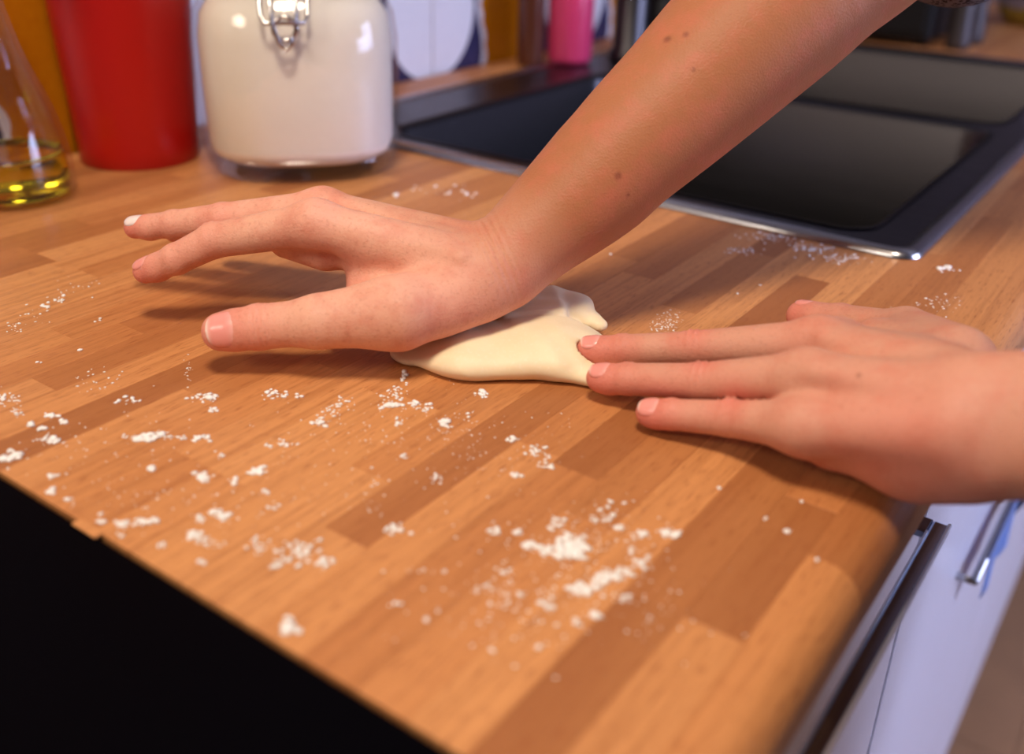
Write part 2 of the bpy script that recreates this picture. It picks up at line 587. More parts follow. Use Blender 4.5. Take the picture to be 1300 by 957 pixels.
sinkcab = tag(empty('sink_cabinet', (-0.3, 1.0, 0)), 'white cabinet with plain doors under the steel sink', 'cabinet')
bm = bmesh.new()
add_box(bm, (-0.66, 0.466, 0.10), (DX - 0.022, 0.484, TOP - TH - 0.004))
add_box(bm, (-0.66, 1.50, 0.10), (DX - 0.022, 1.518, TOP - TH - 0.004))
add_box(bm, (-0.66, 0.484, 0.10), (DX - 0.022, 1.50, 0.118))
add_box(bm, (-0.66, 0.484, 0.118), (-0.645, 1.50, TOP - TH - 0.004))
bm_obj('body', bm, WHITE, sinkcab)
box('plinth', (-0.62, 0.466, 0.0), (DX - 0.05, 1.518, 0.098), WHITE, sinkcab)
for y0, y1 in ((0.468, 0.99), (0.994, 1.516)):
    dr = box('door', (DX - 0.02, y0, 0.11), (DX, y1, TOP - TH - 0.006), WHITE, sinkcab, 0.001)
    tube('handle', [(DX - 0.001, y0 + 0.20, TOP - 0.245), (DX + 0.012, y0 + 0.20, TOP - 0.245), (DX + 0.012, y1 - 0.06, TOP - 0.245), (DX - 0.001, y1 - 0.06, TOP - 0.245)], 0.003, RIMM, dr)
farcab = tag(empty('far_cabinet', (-0.3, 1.9, 0)), 'white cabinet at the far end of the worktop beyond the sink', 'cabinet')
box('body', (-0.66, 1.522, 0.10), (DX - 0.022, 2.25, TOP - TH - 0.004), WHITE, farcab)
box('plinth', (-0.62, 1.522, 0.0), (DX - 0.05, 2.25, 0.098), WHITE, farcab)
for y0, y1 in ((1.524, 1.885), (1.889, 2.248)):
    box('door', (DX - 0.02, y0, 0.11), (DX, y1, TOP - TH - 0.006), WHITE, farcab, 0.001)

# blue dish towel over the sink cabinet door
def towel_mat():
    t = NT('towel_cloth')
    p = t.sep(t.pos())
    a = t.math('MULTIPLY', t.math('GREATER_THAN', p[1], 0.81), t.math('GREATER_THAN', p[2], TOP - 0.50))
    c = t.mix(a, srgb(150, 175, 225), srgb(70, 74, 96))
    t.link(c, t.b.inputs['Base Color'])
    t.b.inputs['Roughness'].default_value = 0.9
    return t.mat
bm = bmesh.new()
grid = []
for i in range(15):
    row = []
    for j in range(13):
        yy = 0.70 + 0.21 * i / 14
        zz = TOP - 0.241 - 0.040 * j / 12 * (1 - 0.06 * math.sin(i * 0.9))
        row.append(bm.verts.new((DX + 0.0158 + 0.0025 * math.sin(i * 1.3) * (j / 12), yy, zz)))
    grid.append(row)
for i in range(14):
    for j in range(12):
        bm.faces.new((grid[i][j], grid[i + 1][j], grid[i + 1][j + 1], grid[i][j + 1]))
bmesh.ops.solidify(bm, geom=bm.faces[:], thickness=0.0015)
tag(bm_obj('dish_towel', bm, towel_mat(), None, True), 'light blue and dark grey dish towel hanging on a white cabinet door below the worktop', 'towel')

# ------------------------------------------------------------------ sink
sk = tag(empty('sink', (-0.345, 1.03, TOP)), 'stainless steel double bowl sink set in the worktop behind the arm', 'sink')
SX0, SX1 = -0.618, -0.072
RY0, RY1 = 0.610, 1.452
B1 = (-0.535, -0.112, 0.640, 1.012)
B2 = (-0.535, -0.112, 1.042, 1.420)
def rrect(x0, x1, y0, y1, r, n=6):
    pts = []
    for cx, cy, a0 in ((x1 - r, y1 - r, 0), (x0 + r, y1 - r, 90), (x0 + r, y0 + r, 180), (x1 - r, y0 + r, 270)):
        for k in range(n + 1):
            a = math.radians(a0 + 90 * k / n)
            pts.append((cx + r * math.cos(a), cy + r * math.sin(a)))
    return pts
def loft(bm, loops):
    rs = [[bm.verts.new(p) for p in lp] for lp in loops]
    for a, b in zip(rs[:-1], rs[1:]):
        n = len(a)
        for i in range(n):
            bm.faces.new((a[i], a[(i + 1) % n], b[(i + 1) % n], b[i]))
    return rs
# flat deck around the bowls, built as strips, with a raised rolled border
zt = TOP + 0.0030
bm = bmesh.new()
for lo, hi in (((SX0 + .012, RY0 + .012), (SX1 - .012, B1[2])), ((SX0 + .012, B2[3]), (SX1 - .012, RY1 - .012)),
               ((SX0 + .012, B1[2]), (B1[0], B2[3])), ((B1[1], B1[2]), (SX1 - .012, B2[3])), ((B1[0], B1[3]), (B1[1], B2[2]))):
    bm.faces.new([bm.verts.new(p) for p in ((lo[0], lo[1], zt), (hi[0], lo[1], zt), (hi[0], hi[1], zt), (lo[0], hi[1], zt))])
for b in (B1, B2):       # fill the square corners outside the rounded bowl mouth
    pts = rrect(*b, 0.026)
    n = len(pts) // 4
    for q, cxy in enumerate(((b[1], b[3]), (b[0], b[3]), (b[0], b[2]), (b[1], b[2]))):
        arc = pts[q * n:(q + 1) * n]
        c = bm.verts.new((cxy[0], cxy[1], zt))
        vs = [bm.verts.new((p[0], p[1], zt)) for p in arc]
        for i in range(len(vs) - 1):
            bm.faces.new((c, vs[i], vs[i + 1]))
bm_obj('deck', bm, STEEL, sk)
bm = bmesh.new()
loops = []
for ins, z in ((0.0, TOP + 0.0004), (0.0006, TOP + 0.0024), (0.0024, TOP + 0.0044), (0.005, TOP + 0.0056), (0.008, TOP + 0.0056), (0.0125, TOP + 0.0030)):
    loops.append([(x, y, z) for x, y in rrect(SX0 + ins, SX1 - ins, RY0 + ins, RY1 - ins, 0.016 - ins * 0.7)])
loft(bm, loops)
rim = bm_obj('rim', bm, RIMM, sk, True)
for b in (B1, B2):
    bm = bmesh.new()
    loops = []
    for ins, z in ((-0.004, 0.0042), (0.0, 0.0034), (0.003, -0.002), (0.010, -0.13), (0.016, -0.17), (0.034, -0.182), (0.08, -0.187)):
        loops.append([(x, y, TOP + z) for x, y in rrect(b[0] + ins, b[1] - ins, b[2] + ins, b[3] - ins, max(0.026 - ins * 0.2, 0.015))])
    rs = loft(bm, loops)
    bm.faces.new(rs[-1])
    bm_obj('bowl', bm, STEEL, sk, True)
    bm = bmesh.new()
    add_lathe(bm, [(0.0005, 0.001), (0.022, 0.001), (0.030, 0.004), (0.038, 0.003), (0.040, 0.0)], ((b[0] + b[1]) / 2, (b[2] + b[3]) / 2, TOP - 0.187), 32)
    bm_obj('drain', bm, CHROME, sk, True)

# faucet on the ledge by the wall
fx, fy = -0.560, 1.115
fc = tag(empty('faucet', (fx, fy, TOP)), 'chrome kitchen faucet with a tall curved spout behind the arm', 'faucet')
lathe('base', [(0.026, 0.0046), (0.026, 0.012), (0.021, 0.02), (0.021, 0.085), (0.018, 0.095)], (fx, fy, TOP), STEEL, fc, 32)
sp = [(fx, fy, TOP + 0.09)] + [(fx + 0.085 - 0.085 * math.cos(a), fy, TOP + 0.20 + 0.085 * math.sin(a)) for a in [math.pi * k / 12 for k in range(13)]] + [(fx + 0.17, fy, TOP + 0.17)]
tube('spout', sp, 0.011, STEEL, fc, 14)
tube('lever', [(fx, fy + 0.015, TOP + 0.075), (fx + 0.01, fy + 0.04, TOP + 0.09), (fx + 0.03, fy + 0.10, TOP + 0.12)], [0.008, 0.007, 0.006], CHROME, fc, 10)

# bottles standing on the sink ledge
def bottle(name, label, x, y, prof, mat, capmat, zb=0.0046, cap=None, cat='bottle'):
    t = tag(empty(name, (x, y, TOP + zb)), label, cat)
    lathe('body', prof, (x, y, TOP + zb), mat, t, 28, close=True)
    zc = prof[-1][1]
    lathe('cap', cap or [(0.012, zc - 0.002), (0.012, zc + 0.02), (0.009, zc + 0.024), (0.0005, zc + 0.024)], (x, y, TOP + zb), capmat, t, 20)
    return t
PINK = plain('pink_soap', srgb(206, 60, 104), 0.3, var=0.1)
AMBER = plain('brown_bottle', srgb(82, 40, 24), 0.3)
PALE = plain('pale_cap', (0.6, 0.5, 0.5, 1), 0.4)
bottle('soap_bottle', 'pink dish soap bottle on the sink ledge against the tiled wall', -0.603, 1.045,
       [(0.024, 0), (0.027, 0.006), (0.027, 0.11), (0.018, 0.14), (0.011, 0.15)], PINK, PALE)
bottle('sauce_bottle', 'slim dark brown bottle beside the pink dish soap bottle', -0.636, 1.010,
       [(0.014, 0), (0.016, 0.005), (0.016, 0.14), (0.009, 0.17), (0.008, 0.20)], AMBER, PALE, zb=0.0)
br = tag(empty('dish_brush', (-0.565, 1.205, TOP + 0.0046)), 'grey dish brush leaning in a dark cup behind the faucet', 'brush')
lathe('cup', [(0.026, 0), (0.030, 0.004), (0.033, 0.085), (0.031, 0.085), (0.027, 0.006), (0.0005, 0.006)], (-0.565, 1.205, TOP + 0.0046), BLACK, br, 28)
tube('handle', [(-0.565, 1.205, TOP + 0.015), (-0.560, 1.19, TOP + 0.10), (-0.552, 1.165, TOP + 0.19)], 0.006, GREY, br)
bm = bmesh.new()
for k in range(60):
    a, rr = rng.random() * 6.28, math.sqrt(rng.random()) * 0.022
    b0 = Vector((-0.552 + rr * 0.6 * math.cos(a), 1.165 + rr * 0.6 * math.sin(a), TOP + 0.185))
    add_tube(bm, [b0, b0 + Vector((rr * 0.5 * math.cos(a), rr * 0.5 * math.sin(a), 0.035))], 0.0012, 4)
bm_obj('bristles', bm, GREY, br)

# things on the worktop beyond the sink
mw = tag(empty('microwave', (-0.47, 1.66, TOP)), 'black microwave oven on the worktop beyond the sink', 'microwave')
box('body', (-0.66, 1.50, TOP + 0.008), (-0.302, 1.84, TOP + 0.26), BLACK, mw, 0.006)
box('door', (-0.64, 1.492, TOP + 0.02), (-0.40, 1.499, TOP + 0.25), BLACKGLASS, mw, 0.001)
box('control_panel', (-0.395, 1.494, TOP + 0.02), (-0.31, 1.499, TOP + 0.25), BLACK, mw, 0.001)
for x in (-0.64, -0.32):
    for y in (1.53, 1.81):
        lathe('foot', [(0.01, 0.0), (0.012, 0.008)], (x, y, TOP), BLACK, mw, 12, close=True)
STEELG = plain('brushed_grey', (0.07, 0.06, 0.062, 1), 0.45, metal=0.5)
bottle('spice_grinder', 'tall dark grey pepper mill standing right beside the black microwave', -0.270, 1.53,
       [(0.016, 0), (0.017, 0.01), (0.014, 0.05), (0.015, 0.12), (0.017, 0.16)], STEELG, GREY, zb=0.0, cat='mill')
bottle('spice_grinder', 'tall dark grey salt mill, the farther one to the right of the microwave', -0.268, 1.60,
       [(0.016, 0), (0.017, 0.01), (0.014, 0.05), (0.015, 0.12), (0.017, 0.16)], STEELG, GREY, zb=0.0, cat='mill')
def pot_mat():
    t = NT('painted_pot')
    z = t.sep(t.pos())[2]
    nz = t.noise(t.pos(), 45, 2)
    c = t.mix(t.math('GREATER_THAN', t.math('ADD', z, t.math('MULTIPLY', nz, 0.02)), TOP + 0.04), srgb(150, 128, 52), srgb(150, 138, 160))
    c = t.mix(t.math('MULTIPLY', t.math('GREATER_THAN', nz, 0.52), t.math('GREATER_THAN', z, TOP + 0.045)), c, srgb(24, 24, 60))
    t.link(c, t.b.inputs['Base Color'])
    t.b.inputs['Roughness'].default_value = 0.3
    return t.mat
pt = tag(empty('pot', (-0.235, 1.90, TOP)), 'navy and white pot with a mustard base on the far worktop', 'pot')
lathe('body', [(0.0005, 0.0), (0.045, 0.0), (0.06, 0.02), (0.068, 0.06), (0.06, 0.10), (0.055, 0.105), (0.05, 0.10)], (-0.235, 1.90, TOP), pot_mat(), pt, 36)
lathe('lid', [(0.056, 0.104), (0.04, 0.118), (0.012, 0.124), (0.012, 0.138), (0.0005, 0.14)], (-0.235, 1.90, TOP), GREY, pt, 36)

# ------------------------------------------------------------------ containers on the left
cx, cy = -0.632, 0.462
can = tag(empty('canister', (cx, cy, TOP)), 'tall bright red plastic canister between the oil bottle and the flour jar', 'canister')
lathe('body', [(0.0005, 0.0), (0.0435, 0.0), (0.0446, 0.0015), (0.0450, 0.014), (0.0510, 0.125), (0.0530, 0.200), (0.0505, 0.200), (0.0485, 0.125), (0.0425, 0.02), (0.0005, 0.015)], (cx, cy, TOP), RED, can, 56)
lathe('lid', [(0.0545, 0.197), (0.0550, 0.208), (0.052, 0.213), (0.016, 0.215), (0.015, 0.228), (0.0005, 0.229)], (cx, cy, TOP), RED, can, 56)

jx, jy, jr = -0.5185, 0.5295, 0.0725
jrot = math.atan2(0 - jy, 0.055 - jx)
JP = 2.9
jar = tag(empty('glass_jar', (jx, jy, TOP)), 'large clear glass clip top jar full of white flour in front of the tiles', 'jar')
outer = [(0.0005, 0.0), (0.052, 0.0), (0.062, 0.003), (0.0705, 0.012), (0.0735, 0.024), (0.0740, 0.070), (0.0742, 0.100), (0.0715, 0.118), (0.062, 0.134), (0.054, 0.141), (0.053, 0.150)]
inner = [(0.049, 0.150), (0.050, 0.141), (0.058, 0.131), (0.0675, 0.116), (0.0700, 0.100), (0.0700, 0.070), (0.0692, 0.026), (0.066, 0.018), (0.058, 0.013), (0.0005, 0.011)]
lathe('jar_body', outer[4:] + inner[:-3], (jx, jy, TOP), THIN, jar, 72, JP, jrot)
lathe('jar_base', outer[:5] + inner[-3:], (jx, jy, TOP), THIN, jar, 72, JP, jrot)
lathe('lid', [(0.0005, 0.162), (0.040, 0.163), (0.052, 0.160), (0.054, 0.155), (0.052, 0.152), (0.0005, 0.152)], (jx, jy, TOP), CLEAR, jar, 56, JP, jrot)
lathe('gasket', [(0.047, 0.1502), (0.0555, 0.1502), (0.0555, 0.1518), (0.047, 0.1518)], (jx, jy, TOP), plain('rubber', srgb(196, 96, 60), 0.6), jar, 56, JP, jrot)
fd = Vector((math.cos(jrot), math.sin(jrot), 0))
sd = Vector((-fd.y, fd.x, 0))
def jp(f_, s_, z_):
    return Vector((jx, jy, TOP + z_ + 0.004)) + fd * f_ + sd * (s_ - 0.007)
bm = bmesh.new()
add_tube(bm, [jp(0.056, -0.017, 0.158), jp(0.064, -0.016, 0.142), jp(0.078, -0.015, 0.118), jp(0.0805, -0.013, 0.113), jp(0.081, 0.013, 0.113), jp(0.078, 0.015, 0.118), jp(0.064, 0.016, 0.142), jp(0.056, 0.017, 0.158)], 0.0014, 8)
add_tube(bm, [jp(0.060, -0.010, 0.152), jp(0.080, -0.008, 0.120), jp(0.0815, -0.008, 0.113), jp(0.0825, -0.004, 0.100), jp(0.0825, 0.0, 0.096), jp(0.0825, 0.004, 0.100), jp(0.0815, 0.008, 0.113), jp(0.080, 0.008, 0.120), jp(0.060, 0.010, 0.152)], 0.0015, 8)
ring = [jp(0.0805, 0.0075 * math.cos(a), 0.1095 + 0.0075 * math.sin(a)) for a in [math.pi * 2 * k / 16 for k in range(17)]]
add_tube(bm, ring, 0.0016, 8, False)
bm_obj('wire_clip', bm, WIRE, jar, True)
bm = bmesh.new()
loop = []
for k in range(65):
    a = 2 * math.pi * k / 64
    kk = (abs(math.cos(a)) ** JP + abs(math.sin(a)) ** JP) ** (-1 / JP)
    loop.append((jx + 0.0555 * kk * math.cos(a + jrot), jy + 0.0555 * kk * math.sin(a + jrot), TOP + 0.1455))
add_tube(bm, loop, 0.0014, 8, False)
bm_obj('wire_band', bm, WIRE, jar, True)
fl_prof = [(0.0005, 0.0115), (0.057, 0.0135), (0.0652, 0.0185), (0.0685, 0.0265), (0.0692, 0.070), (0.0692, 0.100), (0.0666, 0.1155), (0.060, 0.1255), (0.030, 0.131), (0.0005, 0.129)]
tag(lathe('jar_flour', fl_prof, (jx, jy, TOP), JARFLOUR, None, 72, JP, jrot), 'white flour filling the clip top glass jar', 'flour', kind='stuff')

bx, by = (-0.6060, 0.3425)
bot = tag(empty('oil_bottle', (bx, by, TOP)), 'rounded clear glass oil bottle with a slim neck at the left edge', 'bottle')
BR = 0.0400
o_ = [(0.0005, 0.0), (BR * .93, 0.0), (BR, 0.005), (BR * 1.0, 0.020), (BR * .985, 0.030), (BR * .94, 0.042), (BR * .85, 0.058), (BR * .72, 0.074), (BR * .60, 0.087), (BR * .50, 0.100), (0.0150, 0.125), (0.0125, 0.170), (0.015, 0.176), (0.015, 0.182)]
i_ = [(0.0105, 0.182), (0.0100, 0.170), (0.0125, 0.125), (BR * .50 - .003, 0.099), (BR * .60 - .003, 0.086), (BR * .72 - .003, 0.073), (BR * .85 - .003, 0.057), (BR * .94 - .003, 0.0415), (BR * .985 - .003, 0.030), (BR - .003, 0.020), (BR - .003, 0.007), (BR * .9, 0.004), (0.0005, 0.004)]
lathe('bottle_body', o_[1:] + i_[:-1], (bx, by, TOP), THICK, bot, 56)
lathe('stopper', [(0.0005, 0.160), (0.0085, 0.160), (0.0100, 0.183), (0.014, 0.188), (0.014, 0.200), (0.0005, 0.202)], (bx, by, TOP), plain('cork', srgb(190, 140, 104), 0.8), bot, 24)
tag(lathe('olive_oil', [(0.0005, 0.0045), (BR * .9 - .0004, 0.0045), (BR - .0034, 0.0072), (BR - .0034, 0.020), (BR * .985 - .0034, 0.030), (BR * .97 - .0034, 0.0325), (BR * .93 - .006, 0.0318), (0.0005, 0.0318)], (bx, by, TOP), OIL, None, 56),
    'golden oil in the bottom of the rounded glass bottle', 'oil', kind='stuff')

# ------------------------------------------------------------------ implicit-surface modelling (hands, arms, dough)
V3 = lambda p: np.array(p, dtype=np.float32)
def smin(a, b, k):
    h = np.maximum(k - np.abs(a - b), 0.0) / k
    return np.minimum(a, b) - h * h * k * 0.25
def cone(P, a, b, ra, rb, n=None, s=1.0):
    """tapered capsule; n, s flatten its section along direction n to the share s"""
    a = V3(a); b = V3(b)
    ab = b - a
    q = P - a
    if n is not None:
        nn = V3(n); nn = nn / np.linalg.norm(nn)
        k = 1.0 / s - 1.0
        q = q + np.outer(q @ nn, nn * k)
        ab = ab + nn * (ab @ nn) * k
    t = np.clip((q @ ab) / max(float(ab @ ab), 1e-12), 0, 1)
    d = np.sqrt(np.maximum(((q - t[:, None] * ab) ** 2).sum(1), 1e-16)) - (ra + (rb - ra) * t)
    return d if n is None else d * (0.5 + 0.5 * s)
def ball(P, c, r):
    return np.sqrt(((P - V3(c)) ** 2).sum(1)) - r
def tri(P, a, b, c, r):
    """rounded triangle sheet of half thickness r"""
    a, b, c = V3(a), V3(b), V3(c)
    ba, cb, ac = b - a, c - b, a - c
    pa, pb, pc = P - a, P - b, P - c
    n = np.cross(ba, ac)
    ins = (np.sign(pa @ np.cross(ba, n)) + np.sign(pb @ np.cross(cb, n)) + np.sign(pc @ np.cross(ac, n))) < 2
    def seg(e, p):
        t = np.clip((p @ e) / (e @ e), 0, 1)
        return ((p - t[:, None] * e) ** 2).sum(1)
    d_edge = np.minimum(np.minimum(seg(ba, pa), seg(cb, pb)), seg(ac, pc))
    d_face = (pa @ n) ** 2 / (n @ n)
    return np.sqrt(np.where(ins, d_edge, d_face) + 1e-12) - r

def surface(f, lo, hi, h, B=8, margin=0.006):
    """naive surface nets on a block-sparse grid; returns vertices and quads"""
    lo = V3(lo); hi = V3(hi)
    nb = np.maximum(np.ceil((hi - lo) / (h * B)).astype(int), 1)
    n = nb * B
    ci = np.stack(np.meshgrid(*[np.arange(k) for k in nb], indexing='ij'), -1).reshape(-1, 3)
    cen = lo + (ci * B + (B - 1) / 2.0).astype(np.float32) * h
    fc = np.concatenate([f(c) for c in np.array_split(cen.astype(np.float32), max(1, len(cen) // 150000))])
    act = np.abs(fc) < B * h * 0.9 + margin
    D = np.where(fc.reshape(nb) > 0, 1.0, -1.0).astype(np.float32)
    D = D.repeat(B, 0).repeat(B, 1).repeat(B, 2)
    off = np.stack(np.meshgrid(*[np.arange(B)] * 3, indexing='ij'), -1).reshape(-1, 3)
    ai = ci[act]
    for ch in np.array_split(ai, max(1, len(ai) // 400)):
        g = (ch[:, None, :] * B + off[None]).reshape(-1, 3)
        D[g[:, 0], g[:, 1], g[:, 2]] = f((lo + g.astype(np.float32) * h).astype(np.float32))
    Sg = D < 0
    c = np.zeros(tuple(n - 1), np.uint8)
    for dx in (0, 1):
        for dy in (0, 1):
            for dz in (0, 1):
                c += Sg[dx:n[0] - 1 + dx, dy:n[1] - 1 + dy, dz:n[2] - 1 + dz]
    cells = np.argwhere((c > 0) & (c < 8))
    m = n - 1
    flat = (cells[:, 0] * m[1] + cells[:, 1]) * m[2] + cells[:, 2]
    # vertex: mean of the edge crossings
    acc = np.zeros((len(cells), 3)); cnt = np.zeros(len(cells))
    corners = {}
    for dx in (0, 1):
        for dy in (0, 1):
            for dz in (0, 1):
                corners[(dx, dy, dz)] = D[cells[:, 0] + dx, cells[:, 1] + dy, cells[:, 2] + dz]
    for k0 in corners:
        for ax in range(3):
            if k0[ax] == 0:
                k1 = list(k0); k1[ax] = 1; k1 = tuple(k1)
                d0, d1 = corners[k0], corners[k1]
                cr = (d0 < 0) != (d1 < 0)
                t = np.where(cr, d0 / np.where(cr, d0 - d1, 1), 0)
                p = np.tile(np.array(k0, float), (len(cells), 1))
                p[:, ax] += t
                acc[cr] += p[cr]; cnt[cr] += 1
    P = (lo + (cells + acc / cnt[:, None]) * h).astype(np.float32)
    P0 = P.copy()
    for _ in range(2):
        f0 = f(P)
        e = h * 0.4
        g = np.stack([(f(P + V3(d) * e) - f0) / e for d in ((1, 0, 0), (0, 1, 0), (0, 0, 1))], 1)
        st = -(f0 / np.maximum((g ** 2).sum(1), 0.1))[:, None] * g
        P = P + np.clip(st, -0.5 * h, 0.5 * h).astype(np.float32)
    P = P0 + np.clip(P - P0, -0.7 * h, 0.7 * h)
    quads = []
    for ax in range(3):
        sl0 = [slice(0, None)] * 3; sl1 = [slice(0, None)] * 3
        sl0[ax] = slice(0, -1); sl1[ax] = slice(1, None)
        a = Sg[tuple(sl0)]; b = Sg[tuple(sl1)]
        e = np.argwhere(a != b)
        o1, o2 = [(1, 2), (2, 0), (0, 1)][ax]
        ok = (e[:, o1] > 0) & (e[:, o2] > 0) & (e[:, o1] < n[o1] - 1) & (e[:, o2] < n[o2] - 1)
        e = e[ok]
        inside = Sg[e[:, 0], e[:, 1], e[:, 2]]
        ids = []
        for d1, d2 in ((1, 1), (0, 1), (0, 0), (1, 0)):
            q = e.copy(); q[:, o1] -= d1; q[:, o2] -= d2
            ids.append(np.searchsorted(flat, (q[:, 0] * m[1] + q[:, 1]) * m[2] + q[:, 2]))
        qd = np.stack(ids, 1)
        qd[~inside] = qd[~inside][:, ::-1]
        quads.append(qd)
    return P, np.concatenate(quads)

def np_mesh(name, V, F, colors=None):
    me = bpy.data.meshes.new(name)
    me.vertices.add(len(V))
    me.vertices.foreach_set('co', np.asarray(V, np.float32).ravel())
    me.loops.add(F.size)
    me.loops.foreach_set('vertex_index', F.astype(np.int32).ravel())
    me.polygons.add(len(F))
    k = F.shape[1]
    me.polygons.foreach_set('loop_start', np.arange(0, F.size, k, dtype=np.int32))
    me.polygons.foreach_set('use_smooth', np.ones(len(F), bool))
    me.update(calc_edges=True)
    me.validate()
    if colors is not None:
        at = me.attributes.new('tint', 'FLOAT_COLOR', 'POINT')
        at.data.foreach_set('color', np.concatenate([colors, np.ones((len(colors), 1))], 1).astype(np.float32).ravel())
    return me

def unit(v):
    v = V3(v)
    return v / np.linalg.norm(v)

class Hand:
    """fingers: name -> list of (point, radius) from knuckle to tip; body: list of cones"""
    def __init__(self):
        self.f = {}
        self.dors = {}
        self.body = []          # (a, b, ra, rb, k, n, s)
        self.extra = []         # wrinkle groups (point, axis, width, amplitude, pitch, reach)
        self.cuts = []
    def finger(self, P, name):
        ch = self.f[name]
        d = None
        for (a, ra), (b, rb) in zip(ch[:-1], ch[1:]):
            c = cone(P, a, b, ra, rb)
            d = c if d is None else smin(d, c, 0.0016)
        for (a, ra) in ch[1:-1]:                    # knuckle swelling
            d = smin(d, ball(P, V3(a) + self.dors[name] * 0.0005, ra * 0.985), 0.0012)
        # finger pad opposite the nail
        (a, ra), (b, rb) = ch[-2], ch[-1]
        d = smin(d, ball(P, V3(a) * 0.35 + V3(b) * 0.65 - self.dors[name] * 0.0010, (ra + rb) * 0.47), 0.003)
        return d
    def __call__(self, P):
        d = None
        for a, b, ra, rb, k, n, s in self.body:
            c = cone(P, a, b, ra, rb, n, s)
            d = c if d is None else smin(d, c, k)
        fd_ = None
        for nm in self.f:
            c = self.finger(P, nm)
            kk = 0.009 if nm == 'thumb' else 0.0075
            d_f = c
            fd_ = d_f if fd_ is None else smin(fd_, d_f, 0.0012)
            # blend this finger's root with the palm
        d = smin(d, fd_, 0.008)
        for c, ax, wid, amp, pitch, reach, dr in self.extra:
            q = P - V3(c)
            t = q @ V3(ax)
            r2 = (q ** 2).sum(1) - t * t
            w = np.exp(-(t / wid) ** 2) * np.exp(-r2 / reach ** 2)
            if dr is not None:
                w = w * np.clip((q @ V3(dr)) / 0.004, 0, 1)
            d = d + amp * w * np.cos(2 * math.pi * t / pitch + 1.2 * np.sin((q @ V3((61.0, 83.0, 47.0)))))
        return d

SKIN0 = np.array(srgb(226, 168, 142)[:3])
SKINR = np.array(srgb(222, 112, 100)[:3])
SKINA = np.array(srgb(172, 109, 72)[:3])

def paint(H, V, arm_c, arm_dir, tips, reds, moles):
    """skin's own colouring: tanned arm, reddish fingertips and knuckles, moles"""
    t = np.clip(((V - V3(arm_c)) @ unit(arm_dir)) / 0.07 + 0.5, 0, 1)[:, None]
    c = SKIN0 * (1 - t) + SKINA * t
    for p, r, a in reds:
        w = a * np.exp(-((V - V3(p)) ** 2).sum(1) / r ** 2)[:, None]
        c = c * (1 - w) + SKINR * w
    for p, r in moles:
        w = np.clip(1.6 - np.sqrt(((V - V3(p)) ** 2).sum(1)) / r, 0, 1)[:, None] * 0.75
        c = c * (1 - w) + np.array(srgb(96, 48, 34)[:3]) * w
    return c

def to_surface(f, org, d, t0=0.0, t1=0.016):
    """march from inside the finger outwards until the skin is left"""
    a = np.full(len(org), t0, np.float32); b = np.full(len(org), t1, np.float32)
    for _ in range(18):
        mid = (a + b) / 2
        ins = f(org + d * mid[:, None]) < 0
        a = np.where(ins, mid, a); b = np.where(ins, b, mid)
    return org + d * a[:, None]

def nail(H, name, parent, width=58, length=0.0105, white=0.0, back=0.35):
    (D_, rd), (T_, rt) = H.f[name][-2], H.f[name][-1]
    D_, T_ = V3(D_), V3(T_)
    ax = unit(T_ - D_)
    dn = H.dors[name]
    dn = unit(dn - ax * (dn @ ax))
    sd_ = np.cross(ax, dn)
    ns, nf = 14, 13
    s0 = -length * 0.62
    org, dirs, uv = [], [], []
    for i in range(ns):
        u = (1 - math.cos(math.pi * i / (ns - 1))) / 2
        s = s0 + u * length
        half = math.radians(width) * max(1 - abs(2 * u - 1) ** 3.0, 0.0) ** (1 / 2.4) * (0.93 + 0.07 * u) + 0.02
        for j in range(nf):
            v = 2 * j / (nf - 1) - 1
            ph = half * v
            org.append(T_ + ax * s - dn * 0.0005)
            dirs.append(dn * math.cos(ph) + sd_ * math.sin(ph))
            uv.append((u, v))
    org = np.array(org, np.float32); dirs = np.array(dirs, np.float32); uv = np.array(uv)
    pts = to_surface(H, org, dirs)
    lift = -0.0003 + 0.0006 * np.clip(uv[:, 0] / 0.35, 0, 1) + 0.0003 * uv[:, 0] ** 2 + 0.0002 * (1 - uv[:, 1] ** 2) - 0.0004 * np.clip((np.abs(uv[:, 1]) - 0.8) / 0.2, 0, 1)
    outer_ = pts + dirs * lift[:, None]
    inner_ = pts - dirs * 0.0006
    n = len(outer_)
    F = []
    idx = lambda i, j: i * nf + j
    for i in range(ns - 1):
        for j in range(nf - 1):
            F.append((idx(i, j), idx(i, j + 1), idx(i + 1, j + 1), idx(i + 1, j)))
            F.append((n + idx(i, j), n + idx(i + 1, j), n + idx(i + 1, j + 1), n + idx(i, j + 1)))
    for i in range(ns - 1):
        F.append((idx(i, 0), idx(i + 1, 0), n + idx(i + 1, 0), n + idx(i, 0)))
        F.append((idx(i, nf - 1), n + idx(i, nf - 1), n + idx(i + 1, nf - 1), idx(i + 1, nf - 1)))
    for j in range(nf - 1):
        F.append((idx(0, j), n + idx(0, j), n + idx(0, j + 1), idx(0, j + 1)))
        F.append((idx(ns - 1, j), idx(ns - 1, j + 1), n + idx(ns - 1, j + 1), n + idx(ns - 1, j)))
    base = np.array(srgb(232, 150, 138)[:3]); tip = np.array(srgb(244, 214, 200)[:3]); lun = np.array(srgb(240, 190, 176)[:3])
    wt = np.clip((uv[:, 0] - 0.86) / 0.06, 0, 1)[:, None]
    wl = np.clip((0.26 - uv[:, 0]) / 0.12, 0, 1)[:, None] * 0.35
    c = base * (1 - wt) + tip * wt
    c = c * (1 - wl) + lun * wl
    if white > 0:
        c = c * (1 - white) + np.array((0.86, 0.82, 0.78)) * white
    V = np.concatenate([outer_, inner_])
    me = np_mesh('fingernail', V + V3((0, 0, TOP)), np.array(F), np.concatenate([c, c]))
    o = link('fingernail', me, NAIL, parent)
    return o

